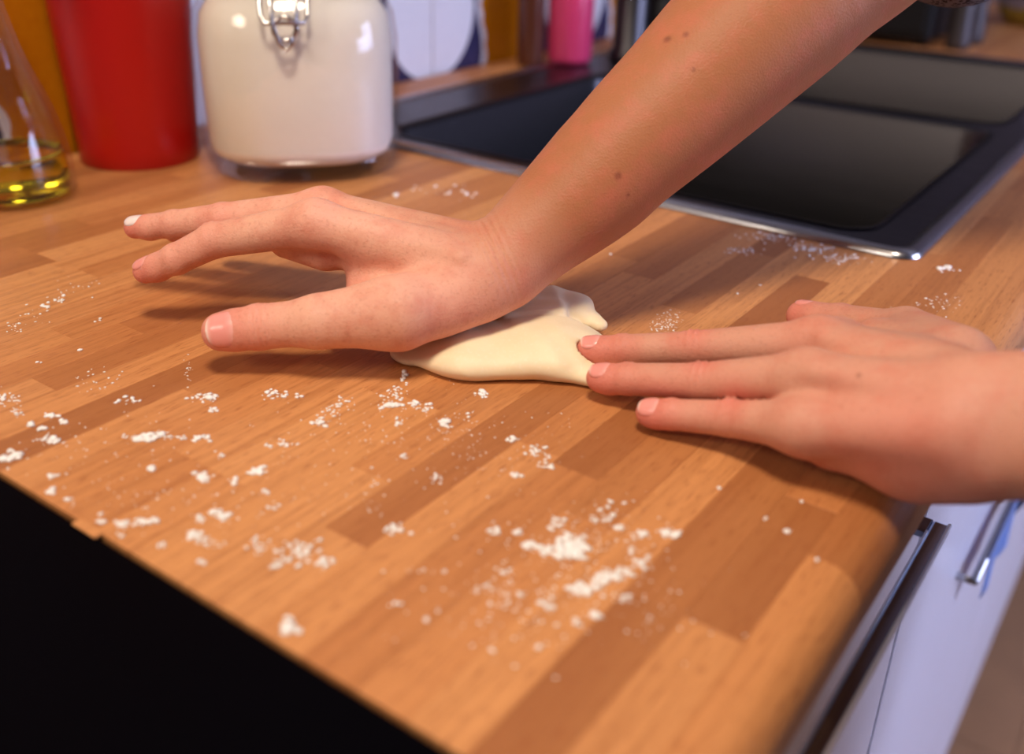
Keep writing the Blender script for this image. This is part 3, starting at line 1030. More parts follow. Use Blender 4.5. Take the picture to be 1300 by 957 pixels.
# ---- right hand (upper left in the picture, heel of the hand on the dough) and its forearm
RH = Hand()
RH.f = {
    'index': [((-0.2766, 0.3102, 0.0600), .0104), ((-0.3266, 0.2904, 0.0460), .0086), ((-0.3420, 0.2786, 0.0360), .0076), ((-0.3581, 0.2714, 0.0280), .0062)],
    'middle': [((-0.2991, 0.3371, 0.0556), .0100), ((-0.3422, 0.3094, 0.0482), .0086), ((-0.3683, 0.2988, 0.0429), .0074), ((-0.3904, 0.2903, 0.0386), .0058)],
    'ring': [((-0.3038, 0.3512, 0.0460), .0098), ((-0.3477, 0.3305, 0.0377), .0084), ((-0.3744, 0.3224, 0.0327), .0074), ((-0.3945, 0.3167, 0.0285), .0060)],
    'little': [((-0.3051, 0.3625, 0.0367), .0090), ((-0.3449, 0.3515, 0.0287), .0074), ((-0.3665, 0.3476, 0.0245), .0066), ((-0.3840, 0.3430, 0.0214), .0054)],
    'thumb': [((-0.2492, 0.2831, 0.0270), .0104), ((-0.2732, 0.2689, 0.0225), .0104), ((-0.2860, 0.2578, 0.0205), .0088)],
}
RH.f['thumb'].insert(0, ((-0.2225, 0.3061, 0.0310), .0130))
_rd = unit((-0.25, -0.35, 0.90))
RH.dors = {'index': unit((-0.50, -0.30, 0.80)), 'middle': unit((-0.40, -0.25, 0.88)), 'ring': _rd, 'little': _rd, 'thumb': unit((0.34, -0.78, 0.50))}
nW = None
def chain_cones(pts, sub=4, k=.0012):
    """many short cones along a smooth curve through (point, radius)"""
    A = np.array([list(p) + [r] for p, r in pts], float)
    A = np.vstack([2 * A[0] - A[1], A, 2 * A[-1] - A[-2]])
    S_ = []
    for i in range(1, len(A) - 2):
        for j in range(sub):
            t = j / sub
            a, b, c, d = A[i - 1], A[i], A[i + 1], A[i + 2]
            S_.append(0.5 * (2 * b + (c - a) * t + (2 * a - 5 * b + 4 * c - d) * t * t + (3 * b - a - 3 * c + d) * t ** 3))
    S_.append(A[-2])
    return [(tuple(p[:3]), tuple(q[:3]), p[3], q[3], k, None, 1) for p, q in zip(S_[:-1], S_[1:])]
RH.body = chain_cones([((-0.2026, 0.3597, 0.0434), .0195), ((-0.1935, 0.3788, 0.0584), .0228), ((-0.1835, 0.4003, 0.0740), .0274), ((-0.1724, 0.4237, 0.0940), .0312), ((-0.1608, 0.4470, 0.1132), .0344), ((-0.1472, 0.4744, 0.1370), .0384),
                       ((-0.1322, 0.5043, 0.1613), .0408), ((-0.1162, 0.5375, 0.1875), .0400)]) + [
    ((-0.2066, 0.3731, 0.0434), (-0.1867, 0.4128, 0.0737), .0180, .0250, .012, None, 1),            # wrist and forearm, behind
    ((-0.1162, 0.5375, 0.1875), (0.02, 0.62, 0.30), .0400, .0460, .016, None, 1),          # upper arm, inside the sleeve
    ((-0.2766, 0.3102, 0.0600), (-0.2080, 0.3459, 0.0446), .0106, .0130, .007, None, 1),              # metacarpals
    ((-0.2991, 0.3371, 0.0556), (-0.2162, 0.3578, 0.0471), .0100, .0125, .007, None, 1),
    ((-0.3038, 0.3512, 0.0460), (-0.2199, 0.3691, 0.0431), .0100, .0125, .007, None, 1),
    ((-0.3051, 0.3625, 0.0367), (-0.2226, 0.3794, 0.0361), .0095, .0125, .007, None, 1),
    ((-0.2861, 0.3341, 0.0418), (-0.2292, 0.3451, 0.0340), .0100, .0140, .009, None, 1),             # palm bulk
    ((-0.2841, 0.3543, 0.0323), (-0.2176, 0.3675, 0.0329), .0110, .0150, .012, None, 1),
    ((-0.3027, 0.3139, 0.0433), (-0.2830, 0.3211, 0.0413), .0072, .0092, .010, None, 1),             # pad under the index root
    ((-0.2492, 0.2831, 0.0270), (-0.2225, 0.3061, 0.0310), .0108, .0140, .007, None, 1),               # thumb metacarpal
    ((-0.2244, 0.3082, 0.0290), (-0.2035, 0.3402, 0.0341), .0150, .0125, .012, None, 1),              # thenar heel
    ((-0.2136, 0.3260, 0.0310), (-0.1988, 0.3547, 0.0395), .0120, .0130, .012, None, 1),
    ((-0.2114, 0.3722, 0.0334), (-0.2329, 0.3748, 0.0291), .0150, .0140, .012, None, 1),             # hypothenar heel
    ((-0.2586, 0.3274, 0.0411), (-0.2542, 0.3176, 0.0283), .0080, .0085, .016, None, 1),             # web of the thumb
    ((-0.2412, 0.3358, 0.0347), (-0.2420, 0.3251, 0.0265), .0100, .0110, .012, None, 1),
]
RH.body += [
    ((-0.2864, 0.3358, 0.0602), (-0.2183, 0.3465, 0.0546), .0026, .0022, .006, None, 1),            # tendons on the back of the hand
    ((-0.2857, 0.3251, 0.0573), (-0.2081, 0.3336, 0.0528), .0028, .0022, .006, None, 1),
    ((-0.2587, 0.2996, 0.0225), (-0.2071, 0.3266, 0.0384), .0030, .0020, .006, None, 1),
]
axR = unit(V3((-0.1926, 0.3842, 0.0595)) - V3((-0.2156, 0.3582, 0.0471)))
RH.extra = [
    ((-0.2013, 0.3464, 0.0584), axR, .007, .00045, .0036, .022, None),
    ((-0.2673, 0.2645, 0.0300), unit(V3((-0.2860, 0.2578, 0.0205)) - V3((-0.2732, 0.2689, 0.0225))), .0048, .00050, .0030, .010, None),
    ((-0.3291, 0.2929, 0.0500), unit(V3((-0.3420, 0.2786, 0.0360)) - V3((-0.3266, 0.2904, 0.0460))), .004, .00042, .0030, .008, None),
]
_n = 'RIGHT'
tR0 = __import__('time').time()
VR, FR = surface(RH, V3((-0.46, 0.24, -0.01)), V3((0.06, 0.66, 0.34)), 0.0010)
redsR = [(RH.f[k][-1][0], .012, .75) for k in RH.f] + [(RH.f[k][-2][0], .010, .35) for k in RH.f] + \
        [(RH.f['index'][1][0], .012, .45), (RH.f['middle'][1][0], .012, .45), (RH.f['middle'][0][0], .014, .40), (RH.f['index'][0][0], .014, .25), (RH.f['thumb'][-2][0], .014, .35),
         ((-0.2633, 0.3074, 0.0300), .012, .5), ((-0.2080, 0.3334, 0.0200), .03, .25)]
molesR = [((-0.2609, 0.2793, 0.0262), .0015), ((-0.2587, 0.2816, 0.0276), .0012), ((-0.1602, 0.3878, 0.0873), .0014), ((-0.1627, 0.4201, 0.1507), .0015), ((-0.1533, 0.4243, 0.1512), .0012), ((-0.1545, 0.3906, 0.0781), .0008), ((-0.1444, 0.4223, 0.1324), .0008)]
cR = paint(RH, VR, (-0.2026, 0.3597, 0.0434), V3((-0.1840, 0.4011, 0.0737)) - V3((-0.2026, 0.3597, 0.0434)), None, redsR, [])
# moles sit on the skin nearest the given points
def nearest(V, p):
    return V[np.argmin(((V - V3(p)) ** 2).sum(1))]
for p, r in molesR:
    q = nearest(VR, p)
    w = np.clip(1.7 - np.sqrt(((VR - q) ** 2).sum(1)) / r, 0, 1)[:, None] * 0.7
    cR = cR * (1 - w) + np.array(srgb(110, 58, 40)[:3]) * w

# ---- left hand (lower right, flat on the dough) and its forearm
LH = Hand()
_m = [(-0.0560, 0.3826, 0.0360), (-0.1081, 0.3738, 0.0215), (-0.1387, 0.3647, 0.0150), (-0.1529, 0.3600, 0.0125)]
LH.f = {
    'middle': [(_m[0], .0104), (_m[1], .0078), (_m[2], .0070), (_m[3], .0062)],
    'ring': [((-0.0486, 0.3501, 0.0360), .0100), ((-0.0919, 0.3475, 0.0210), .0078), ((-0.1236, 0.3435, 0.0135), .0070), ((-0.1361, 0.3413, 0.0108), .0062)],
    'little': [((-0.0428, 0.3329, 0.0240), .0100), ((-0.0729, 0.3363, 0.0150), .0074), ((-0.0964, 0.3321, 0.0105), .0064), ((-0.1058, 0.3308, 0.0085), .0056)],
    'index': [((-0.0517, 0.3930, 0.0330), .0100), ((-0.1017, 0.3997, 0.0120), .0068), ((-0.1269, 0.3857, 0.0085), .0060), ((-0.1357, 0.3815, 0.0070), .0052)],
    'thumb': [((-0.0053, 0.4032, 0.0340), .0120), ((-0.0364, 0.4484, 0.0220), .0105), ((-0.0715, 0.4644, 0.0125), .0092), ((-0.0919, 0.4681, 0.0090), .0078)],
}
_ld = unit((-0.05, -0.12, 1.0))
LH.dors = {'middle': unit((-0.12, -0.10, 1.0)), 'ring': unit((-0.14, -0.12, 1.0)), 'little': unit((-0.2, -0.35, 0.9)), 'index': _ld, 'thumb': unit((-0.1, 0.6, 0.8))}
LH.body = [
    ((0.0114, 0.3467, 0.0460), (0.075, 0.356, 0.062), .0185, .0200, .012, None, 1),
    ((0.0183, 0.3419, 0.0360), (0.078, 0.338, 0.050), .0180, .0200, .012, None, 1),
    ((0.075, 0.352, 0.058), (0.210, 0.315, 0.110), .0230, .0330, .014, None, 1),
    ((0.210, 0.315, 0.110), (0.285, 0.300, 0.190), .0340, .0360, .014, None, 1),
    ((0.285, 0.300, 0.190), (0.300, 0.290, 0.260), .0360, .0400, .014, None, 1),
    ((-0.0560, 0.3826, 0.0360), (0.0004, 0.3569, 0.0470), .0104, .0130, .006, None, 1),
    ((-0.0486, 0.3501, 0.0360), (0.0042, 0.3425, 0.0460), .0102, .0130, .006, None, 1),
    ((-0.0428, 0.3329, 0.0240), (0.0075, 0.3338, 0.0400), .0102, .0140, .006, None, 1),
    ((-0.0517, 0.3930, 0.0330), (-0.0019, 0.3688, 0.0440), .0100, .0125, .006, None, 1),
    ((-0.0465, 0.3619, 0.0240), (-0.0034, 0.3701, 0.0280), .0115, .0160, .010, None, 1),
    ((-0.0323, 0.3439, 0.0150), (-0.0004, 0.3469, 0.0220), .0110, .0160, .012, None, 1),             # edge of the hand below the little finger
    ((-0.0033, 0.3432, 0.0200), (0.0144, 0.3407, 0.0280), .0150, .0150, .012, None, 1),
    ((-0.0364, 0.4484, 0.0220), (-0.0053, 0.4032, 0.0340), .0110, .0150, .010, None, 1),
    ((-0.0438, 0.4231, 0.0260), (-0.0102, 0.3922, 0.0340), .0100, .0130, .014, None, 1),
]
LH.body += [
    ((-0.0508, 0.3723, 0.0435), (-0.0094, 0.3555, 0.0490), .0026, .0012, .006, None, 1),
    ((-0.0435, 0.3419, 0.0430), (-0.0055, 0.3360, 0.0490), .0026, .0012, .006, None, 1),
]
def wr(H, name, i, amp=.00050, wid=.0042, pitch=.0030, reach=.009):
    a, r = H.f[name][i]
    b = H.f[name][i + 1][0]
    return (V3(a) + H.dors[name] * r, unit(V3(b) - V3(a)), wid, amp, pitch, reach, None)
LH.extra = [wr(LH, 'middle', 1), wr(LH, 'ring', 1), wr(LH, 'little', 1, .0002), wr(LH, 'middle', 2, .0002, .003), wr(LH, 'ring', 2, .0002, .003),
            ((0.0204, 0.3156, 0.0660), unit((1, -0.2, 0.1)), .006, .00018, .0045, .025, None)]
VL, FL = surface(LH, V3((-0.20, 0.24, -0.012)), V3((0.36, 0.52, 0.32)), 0.0011)
redsL = [(LH.f[k][-1][0], .012, .75) for k in LH.f] + [(LH.f[k][-2][0], .010, .4) for k in LH.f] + \
        [(V3(LH.f[k][1][0]) + V3((0, 0, .008)), .009, .5) for k in ('middle', 'ring', 'little')] + [(LH.f['middle'][0][0], .016, .3), ((-0.0010, 0.3183, 0.0300), .03, .35)]
SKIN0 = np.array(srgb(207, 149, 124)[:3])      # nearer hand a little redder, and darkened to stand in for dimmer light
cL = paint(LH, VL, (0.06, 0.355, 0.055), (1, -.2, .3), None, redsL, [])
for p, r in [((-0.0330, 0.3519, 0.0500), .0009), ((-0.0267, 0.3362, 0.0500), .0008)]:
    q = nearest(VL, p)
    w = np.clip(1.7 - np.sqrt(((VL - q) ** 2).sum(1)) / r, 0, 1)[:, None] * 0.6
    cL = cL * (1 - w) + np.array(srgb(110, 58, 40)[:3]) * w

Vp = np.concatenate([VR, VL]) + V3((0, 0, TOP))
Fp = np.concatenate([FR, FL + len(VR)])
cp = np.concatenate([cR, cL])
person = link('person', np_mesh('person', Vp, Fp, cp), SKIN)
tag(person, 'person kneading dough with both bare forearms, seen only from hands to elbows, dark sleeve', 'person')
for k in RH.f:
    nail(RH, k, person, 62 if k == 'thumb' else 56, 0.0135 if k == 'thumb' else 0.0105, 0.75 if k == 'middle' else 0.0)
for k in LH.f:
    nail(LH, k, person, 58, 0.0110 if k == 'thumb' else 0.0095)

# shirt: dark patterned cloth, one sleeve ending above the elbow
def lace_mat():
    t = NT('dark_lace')
    vo = t.n('ShaderNodeTexVoronoi')
    vo.inputs['Scale'].default_value = 420
    t.link(t.pos(), vo.inputs['Vector'])
    c = t.mix(t.math('GREATER_THAN', vo.outputs[0], 0.45), (0.012, 0.011, 0.016, 1), (0.16, 0.15, 0.18, 1))
    t.link(c, t.b.inputs['Base Color'])
    t.b.inputs['Roughness'].default_value = 0.9
    return t.mat
LACE = lace_mat()
def shirt(P):
    d = cone(P, (-0.0835, 0.6087, 0.1940), (0.06, 0.65, 0.37), .0450, .0560)
    d = smin(d, cone(P, (0.05, 0.62, 0.33), (0.26, 0.60, 0.46), .0560, .0700), 0.02)
    d = smin(d, cone(P, (0.285, 0.300, 0.200), (0.33, 0.33, 0.44), .0480, .0640), 0.02)
    d = smin(d, cone(P, (0.30, 0.36, 0.40), (0.30, 0.58, 0.42), .0950, .0950, (1, 0, 0), .8), 0.04)
    d = smin(d, cone(P, (0.32, 0.47, 0.38), (0.38, 0.47, -0.10), .1500, .1300, (1, 0, 0), .62), 0.06)
    # open cuffs
    return d
VS, FS = surface(shirt, V3((-0.12, 0.14, -0.28)), V3((0.52, 0.76, 0.60)), 0.006, B=6)
sh = link('shirt', np_mesh('shirt', VS + V3((0, 0, TOP)), FS), LACE, person)
sh['label'] = 'dark grey patterned lace sleeve and shirt'

# ------------------------------------------------------------------ dough
ZU = (0, 0, 1)
def dough(P):
    d = cone(P, (-0.2270, 0.3242, 0.0030), (-0.2036, 0.3370, 0.0060), .0130, .0230, ZU, .34)
    d = smin(d, cone(P, (-0.2036, 0.3370, 0.0060), (-0.1741, 0.3600, 0.0070), .0230, .0250, ZU, .42), .008)
    d = smin(d, cone(P, (-0.1788, 0.3602, 0.0080), (-0.1549, 0.3614, 0.0040), .0240, .0150, ZU, .40), .008)
    d = smin(d, cone(P, (-0.1532, 0.3586, 0.0040), (-0.1339, 0.3581, 0.0030), .0130, .0080, ZU, .36), .006)
    d = smin(d, cone(P, (-0.1642, 0.3726, 0.0060), (-0.1505, 0.3755, 0.0040), .0100, .0060, ZU, .4), .006)
    # upper folded layer with a lobed edge
    e = tri(P, (-0.2025, 0.3607, 0.0140), (-0.1989, 0.3966, 0.0170), (-0.1820, 0.3797, 0.0160), .0035)
    e = smin(e, cone(P, (-0.1978, 0.3952, 0.0160), (-0.1821, 0.3951, 0.0150), .0070, .0085, (0.1, -0.2, 1), .5), .005)
    e = smin(e, cone(P, (-0.1827, 0.3925, 0.0140), (-0.1738, 0.3934, 0.0110), .0090, .0060, (0.1, -0.2, 1), .5), .003)
    e = smin(e, cone(P, (-0.1733, 0.3942, 0.0100), (-0.1683, 0.3936, 0.0090), .0052, .0042, (0.1, -0.2, 1), .7), .002)
    d = smin(d, e, .0022)
    d = smin(d, cone(P, (-0.2000, 0.3919, 0.0060), (-0.1838, 0.4004, 0.0040), .0130, .0090, ZU, .45), .004)
    w = 0.0005 * np.sin(P[:, 0] * 210 + 3 * np.sin(P[:, 1] * 90)) * np.cos(P[:, 1] * 240 + 2)
    d = d + w
    return np.maximum(d, 0.0003 - P[:, 2])
def dough_clear(P):
    return np.maximum(dough(P), 0.0006 - np.minimum(RH(P), LH(P)))     # pressed in by the hands
VD, FD = surface(dough_clear, V3((-0.30, 0.27, -0.004)), V3((-0.08, 0.48, 0.04)), 0.001)
dg = link('dough', np_mesh('dough', VD + V3((0, 0, TOP)), FD), DOUGH)
tag(dg, 'pale folded flatbread dough pressed between the two hands on the worktop', 'dough')

# ------------------------------------------------------------------ flour on the worktop (uncountable)
CL = [
    (-0.3113,0.1772,0.0008,0.0006,0.0012,-0.0007,3,0.00196), (-0.3045,0.1776,0.0008,0.0006,0.0012,-0.0007,3,0.00194), (-0.3124,0.1864,0.0015,0.0012,0.0012,-0.0007,6,0.00133),
    (-0.3029,0.1862,0.0010,0.0008,0.0012,-0.0007,5,0.00131), (-0.2943,0.1752,0.0030,0.0023,0.0022,-0.0014,14,0.00127), (-0.2933,0.1580,0.0024,0.0018,0.0021,-0.0012,12,0.00215),
    (-0.2992,0.1608,0.0010,0.0007,0.0011,-0.0006,3,0.00125), (-0.2856,0.1526,0.0014,0.0011,0.0015,-0.0009,5,0.00151), (-0.3431,0.1835,0.0016,0.0012,0.0040,-0.0023,14,0.00086),
    (-0.3343,0.1841,0.0026,0.0020,0.0052,-0.0030,18,0.00068), (-0.3248,0.1793,0.0015,0.0012,0.0025,-0.0015,8,0.00083), (-0.2695,0.1609,0.0012,0.0009,0.0015,-0.0009,5,0.00120),
    (-0.2647,0.2013,0.0035,0.0027,0.0021,-0.0015,26,0.00161), (-0.2658,0.1965,0.0015,0.0012,0.0010,-0.0007,6,0.00159), (-0.2584,0.2046,0.0012,0.0010,0.0010,-0.0008,6,0.00128),
    (-0.2529,0.2081,0.0010,0.0008,0.0015,-0.0012,6,0.00160), (-0.2469,0.2128,0.0020,0.0016,0.0012,-0.0010,9,0.00128), (-0.2714,0.1953,0.0007,0.0006,0.0011,-0.0007,3,0.00096),
    (-0.2968,0.2152,0.0024,0.0019,0.0018,-0.0013,12,0.00103), (-0.2754,0.2364,0.0035,0.0027,0.0023,-0.0019,18,0.00104), (-0.2710,0.2380,0.0011,0.0008,0.0017,-0.0014,5,0.00173),
    (-0.2626,0.2312,0.0016,0.0012,0.0011,-0.0009,5,0.00118), (-0.3227,0.2164,0.0055,0.0043,0.0078,-0.0052,22,0.00057), (-0.2989,0.2468,0.0008,0.0007,0.0088,-0.0069,14,0.00065),
    (-0.2439,0.1868,0.0009,0.0007,0.0014,-0.0010,4,0.00122), (-0.2245,0.1948,0.0019,0.0015,0.0022,-0.0017,10,0.00120), (-0.2309,0.2092,0.0010,0.0008,0.0028,-0.0023,6,0.00094),
    (-0.2120,0.1983,0.0009,0.0007,0.0017,-0.0014,4,0.00119), (-0.4173,0.2489,0.0016,0.0013,0.0028,-0.0017,7,0.00144), (-0.4054,0.2243,0.0024,0.0019,0.0043,-0.0025,10,0.00078),
    (-0.4205,0.2585,0.0026,0.0020,0.0038,-0.0024,8,0.00105), (-0.3822,0.2563,0.0009,0.0007,0.0017,-0.0011,3,0.00121), (-0.3611,0.2113,0.0008,0.0007,0.0007,-0.0005,2,0.00110),
    (-0.3576,0.2301,0.0003,0.0002,0.0008,-0.0005,1,0.00150), (-0.4155,0.2399,0.0050,0.0040,0.0073,-0.0044,14,0.00065), (-0.4281,0.2750,0.0066,0.0053,0.0079,-0.0051,16,0.00060),
    (-0.2536,0.2554,0.0016,0.0013,0.0016,-0.0015,8,0.00139), (-0.2503,0.2579,0.0022,0.0017,0.0016,-0.0015,8,0.00105), (-0.2438,0.2621,0.0008,0.0006,0.0011,-0.0010,3,0.00139),
    (-0.2056,0.2801,0.0030,0.0023,0.0014,-0.0016,18,0.00172), (-0.2171,0.3031,0.0011,0.0009,0.0026,-0.0029,8,0.00126), (-0.2112,0.2895,0.0039,0.0030,0.0029,-0.0033,22,0.00105),
    (-0.1970,0.2868,0.0022,0.0017,0.0018,-0.0021,12,0.00103), (-0.1905,0.2892,0.0022,0.0017,0.0018,-0.0021,10,0.00103), (-0.1930,0.2726,0.0018,0.0014,0.0018,-0.0020,9,0.00100),
    (-0.1774,0.2830,0.0013,0.0010,0.0017,-0.0020,9,0.00183), (-0.1795,0.3133,0.0017,0.0013,0.0013,-0.0018,6,0.00176), (-0.1734,0.2946,0.0005,0.0004,0.0008,-0.0011,2,0.00135),
    (-0.1461,0.2902,0.0010,0.0008,0.0011,-0.0015,5,0.00130), (-0.1325,0.2875,0.0030,0.0023,0.0023,-0.0034,26,0.00095), (-0.1232,0.2821,0.0017,0.0013,0.0013,-0.0019,10,0.00124),
    (-0.1302,0.2689,0.0010,0.0007,0.0010,-0.0014,4,0.00107), (-0.2172,0.2504,0.0016,0.0012,0.0019,-0.0018,8,0.00116), (-0.2188,0.2291,0.0030,0.0023,0.0018,-0.0017,12,0.00096),
    (-0.2100,0.2101,0.0019,0.0015,0.0013,-0.0011,9,0.00152), (-0.2237,0.2686,0.0027,0.0021,0.0040,-0.0040,14,0.00083), (-0.2205,0.2597,0.0042,0.0033,0.0057,-0.0057,16,0.00067),
    (-0.1967,0.2022,0.0012,0.0009,0.0016,-0.0014,7,0.00088), (-0.1876,0.1982,0.0011,0.0009,0.0015,-0.0014,7,0.00086), (-0.1612,0.1856,0.0034,0.0026,0.0032,-0.0030,30,0.00108),
    (-0.1495,0.1859,0.0015,0.0011,0.0015,-0.0015,10,0.00132), (-0.1621,0.1758,0.0010,0.0008,0.0009,-0.0009,6,0.00106), (-0.1439,0.2141,0.0020,0.0015,0.0012,-0.0014,12,0.00126),
    (-0.1529,0.2486,0.0017,0.0013,0.0014,-0.0017,9,0.00091), (-0.1720,0.2525,0.0010,0.0008,0.0008,-0.0009,4,0.00094), (-0.1646,0.2241,0.0019,0.0014,0.0069,-0.0074,12,0.00059),
    (-0.1355,0.1569,0.0010,0.0007,0.0013,-0.0012,5,0.00194), (-0.1388,0.1594,0.0008,0.0006,0.0008,-0.0007,3,0.00122), (-0.1169,0.1857,0.0006,0.0005,0.0005,-0.0006,2,0.00126),
    (-0.1045,0.1849,0.0004,0.0003,0.0005,-0.0006,2,0.00123), (-0.1142,0.2339,0.0015,0.0012,0.0011,-0.0015,8,0.00139), (-0.1007,0.2356,0.0017,0.0013,0.0010,-0.0015,9,0.00137),
    (-0.0949,0.2373,0.0015,0.0012,0.0012,-0.0018,10,0.00136), (-0.1144,0.2069,0.0006,0.0005,0.0005,-0.0006,2,0.00105), (-0.0992,0.2195,0.0008,0.0006,0.0007,-0.0010,3,0.00132),
    (-0.1222,0.2015,0.0054,0.0041,0.0005,-0.0006,10,0.00066), (-0.0929,0.2091,0.0041,0.0031,0.0023,-0.0031,18,0.00077), (-0.0781,0.2132,0.0012,0.0009,0.0013,-0.0019,8,0.00126),
    (-0.0803,0.1866,0.0006,0.0004,0.0004,-0.0005,2,0.00118), (-0.0695,0.1960,0.0004,0.0003,0.0004,-0.0006,1,0.00167), (-0.0887,0.2448,0.0031,0.0023,0.0024,-0.0037,60,0.00137),
    (-0.0887,0.2392,0.0039,0.0030,0.0012,-0.0018,30,0.00136), (-0.1081,0.2398,0.0011,0.0008,0.0008,-0.0011,5,0.00112), (-0.0993,0.2518,0.0016,0.0012,0.0013,-0.0020,9,0.00113),
    (-0.0732,0.2271,0.0029,0.0022,0.0012,-0.0020,34,0.00129), (-0.0703,0.2363,0.0025,0.0019,0.0010,-0.0017,26,0.00131), (-0.0665,0.2428,0.0025,0.0019,0.0010,-0.0018,22,0.00132),
    (-0.0641,0.2509,0.0015,0.0011,0.0010,-0.0019,12,0.00107), (-0.0639,0.2183,0.0016,0.0012,0.0010,-0.0016,8,0.00112), (-0.0657,0.2128,0.0016,0.0012,0.0008,-0.0012,5,0.00099),
    (-0.0710,0.2539,0.0017,0.0013,0.0007,-0.0012,8,0.00095), (-0.0730,0.2637,0.0016,0.0012,0.0009,-0.0016,9,0.00112), (-0.0802,0.2640,0.0011,0.0009,0.0007,-0.0012,6,0.00113),
    (-0.0656,0.2710,0.0013,0.0010,0.0009,-0.0017,8,0.00112), (-0.0625,0.2711,0.0018,0.0014,0.0009,-0.0017,9,0.00112), (-0.0908,0.2718,0.0007,0.0005,0.0005,-0.0009,2,0.00116),
    (-0.0916,0.2687,0.0005,0.0004,0.0005,-0.0009,2,0.00116), (-0.0917,0.2763,0.0005,0.0004,0.0005,-0.0009,2,0.00118), (-0.0894,0.2623,0.0007,0.0005,0.0005,-0.0008,3,0.00114),
    (-0.0868,0.2662,0.0014,0.0010,0.0007,-0.0013,7,0.00115), (-0.0874,0.2783,0.0005,0.0004,0.0005,-0.0009,2,0.00117), (-0.0593,0.2312,0.0014,0.0011,0.0008,-0.0013,7,0.00102),
    (-0.2598,0.1536,0.0014,0.0010,0.0019,-0.0011,9,0.00117), (-0.2491,0.1554,0.0009,0.0007,0.0013,-0.0009,4,0.00115), (-0.2750,0.1518,0.0009,0.0007,0.0015,-0.0009,4,0.00119),
    (-0.2215,0.1582,0.0017,0.0013,0.0016,-0.0011,10,0.00111), (-0.2164,0.1646,0.0020,0.0015,0.0016,-0.0012,14,0.00126), (-0.2310,0.1546,0.0013,0.0010,0.0017,-0.0011,7,0.00112),
    (-0.1981,0.1828,0.0018,0.0014,0.0019,-0.0016,11,0.00142), (-0.2022,0.1766,0.0011,0.0008,0.0015,-0.0012,6,0.00141), (-0.1969,0.1690,0.0022,0.0016,0.0018,-0.0014,16,0.00110),
    (-0.1893,0.1697,0.0021,0.0016,0.0014,-0.0011,12,0.00109), (-0.2007,0.1588,0.0008,0.0006,0.0011,-0.0008,4,0.00108), (-0.2159,0.1527,0.0013,0.0010,0.0015,-0.0011,6,0.00109),
    (-0.1824,0.1614,0.0008,0.0006,0.0010,-0.0008,3,0.00132), (-0.2109,0.2102,0.0014,0.0011,0.0013,-0.0011,6,0.00122), (-0.2220,0.1947,0.0016,0.0013,0.0022,-0.0017,9,0.00135),
    (-0.1751,0.1800,0.0026,0.0020,0.0027,-0.0024,14,0.00082), (-0.0556,0.6132,0.0031,0.0025,0.0010,-0.0042,14,0.00143), (-0.1597,0.6037,0.0098,0.0080,0.0030,-0.0074,60,0.00103),
    (-0.1326,0.5951,0.0087,0.0071,0.0026,-0.0071,60,0.00100), (-0.1128,0.5893,0.0077,0.0063,0.0019,-0.0055,40,0.00097), (-0.1667,0.5635,0.0078,0.0063,0.0024,-0.0054,30,0.00079),
    (-0.1510,0.4378,0.0033,0.0026,0.0046,-0.0089,60,0.00054), (-0.1511,0.4276,0.0026,0.0020,0.0023,-0.0044,40,0.00049), (-0.0449,0.5536,0.0070,0.0056,0.0024,-0.0093,26,0.00066),
    (-0.0796,0.5119,0.0137,0.0109,0.0014,-0.0043,24,0.00064), (-0.2268,0.5056,0.0004,0.0003,0.0007,-0.0012,1,0.00194), (-0.1337,0.5163,0.0004,0.0003,0.0005,-0.0011,1,0.00158),
    (-0.1386,0.4958,0.0004,0.0003,0.0005,-0.0011,1,0.00133), (-0.0316,0.2994,0.0009,0.0007,0.0004,-0.0009,4,0.00142), (-0.0629,0.3090,0.0002,0.0002,0.0002,-0.0005,1,0.00151),
    (-0.0170,0.2889,0.0002,0.0002,0.0002,-0.0004,1,0.00135), (-0.0341,0.3198,0.0002,0.0002,0.0002,-0.0005,1,0.00118), (-0.0410,0.3019,0.0005,0.0004,0.0004,-0.0009,2,0.00087),
    (-0.3939,0.5458,0.0132,0.0111,0.0099,-0.0120,14,0.00144), (-0.4099,0.5122,0.0017,0.0014,0.0025,-0.0028,2,0.00282), (-0.2224,0.1734,0.0203,0.0156,0.0120,-0.0089,70,0.00043),
    (-0.2792,0.1854,0.0198,0.0154,0.0204,-0.0136,60,0.00041), (-0.1876,0.2267,0.0240,0.0185,0.0220,-0.0221,90,0.00037), (-0.1587,0.2788,0.0230,0.0179,0.0144,-0.0187,90,0.00039),
    (-0.0877,0.2303,0.0149,0.0113,0.0110,-0.0166,120,0.00048), (-0.0866,0.2016,0.0179,0.0135,0.0083,-0.0114,50,0.00055), (-0.0841,0.2551,0.0156,0.0119,0.0091,-0.0151,70,0.00050),
    (-0.1822,0.2768,0.0209,0.0163,0.0122,-0.0145,60,0.00040), (-0.0544,0.2354,0.0123,0.0093,0.0072,-0.0131,40,0.00046),
]
bm_v, bm_f = [], []
rng = random.Random(3)
ico = bmesh.new()
bmesh.ops.create_icosphere(ico, subdivisions=1, radius=1.0)
IV = [v.co.copy() for v in ico.verts]
ico.verts.index_update()
IF = [[v.index for v in f_.verts] for f_ in ico.faces]
ico.free()
IVn = np.array([tuple(v) for v in IV])
IFn = np.array(IF)
vs_all, fs_all, base_i = [], [], 0
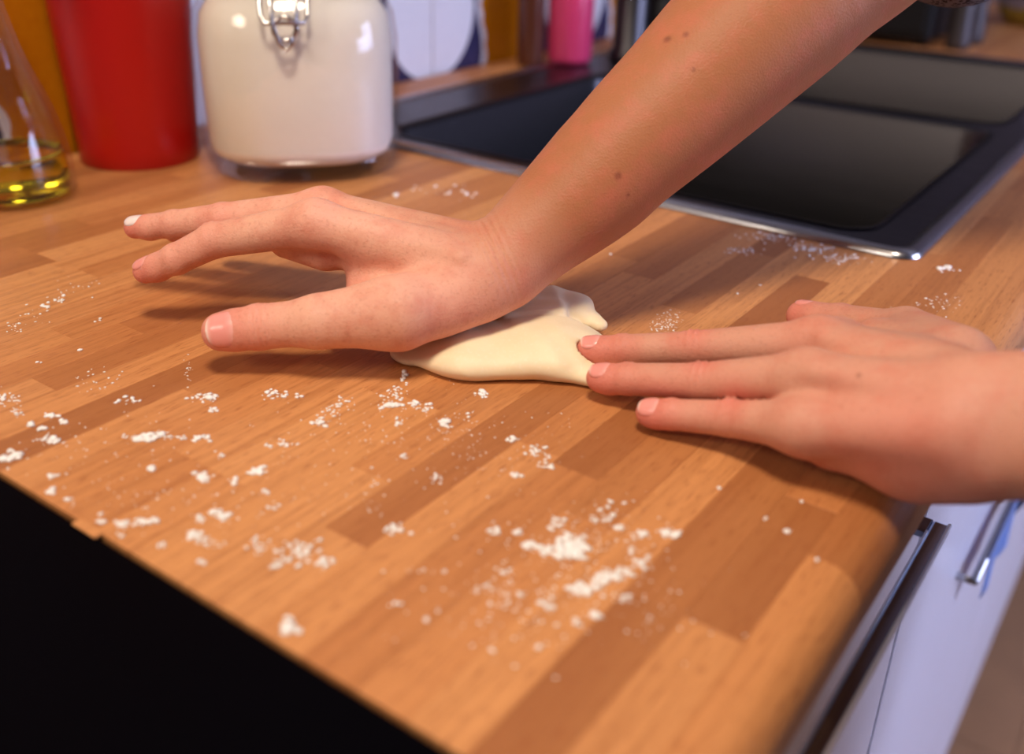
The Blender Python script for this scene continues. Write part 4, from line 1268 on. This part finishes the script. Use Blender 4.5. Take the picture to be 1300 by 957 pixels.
for (x, y, ax_, ay_, bx_, by_, n, r) in CL:
    for k in range(n if n <= 3 else int(n * 1.5)):
        g1, g2 = rng.gauss(0, 0.75), rng.gauss(0, 0.75)
        if n <= 1: g1 = g2 = 0
        px_, py_ = x + ax_ * g1 + bx_ * g2, y + ay_ * g1 + by_ * g2
        rr = r * (0.32 + 1.05 * rng.random() ** 1.6) if n > 3 else r * (0.7 + 0.3 * rng.random())
        if not (-0.66 < px_ < -0.016 and py_ > HOB + 0.003) or (SX0 - rr < px_ < SX1 + rr and py_ > RY0 - 0.003):
            continue
        a = rng.random() * 6.28
        sx, sy, sz = rr * rng.uniform(0.75, 1.35), rr * rng.uniform(0.6, 1.0), min(rr * rng.uniform(0.35, 0.6), 0.0013)
        jit = np.array([[rng.uniform(0.78, 1.2)] for _ in range(12)])
        v = IVn * jit * np.array((sx, sy, sz))
        ca, sa = math.cos(a), math.sin(a)
        v = np.stack([v[:, 0] * ca - v[:, 1] * sa + px_, v[:, 0] * sa + v[:, 1] * ca + py_, np.maximum(v[:, 2] + sz * 0.35, 0.00004) + TOP], 1)
        vs_all.append(v); fs_all.append(IFn + base_i); base_i += 12
me = np_mesh('spilled_flour', np.concatenate(vs_all), np.concatenate(fs_all))
tag(link('spilled_flour', me, FLOUR), 'white flour specks and clumps scattered over the wooden worktop', 'flour', kind='stuff')
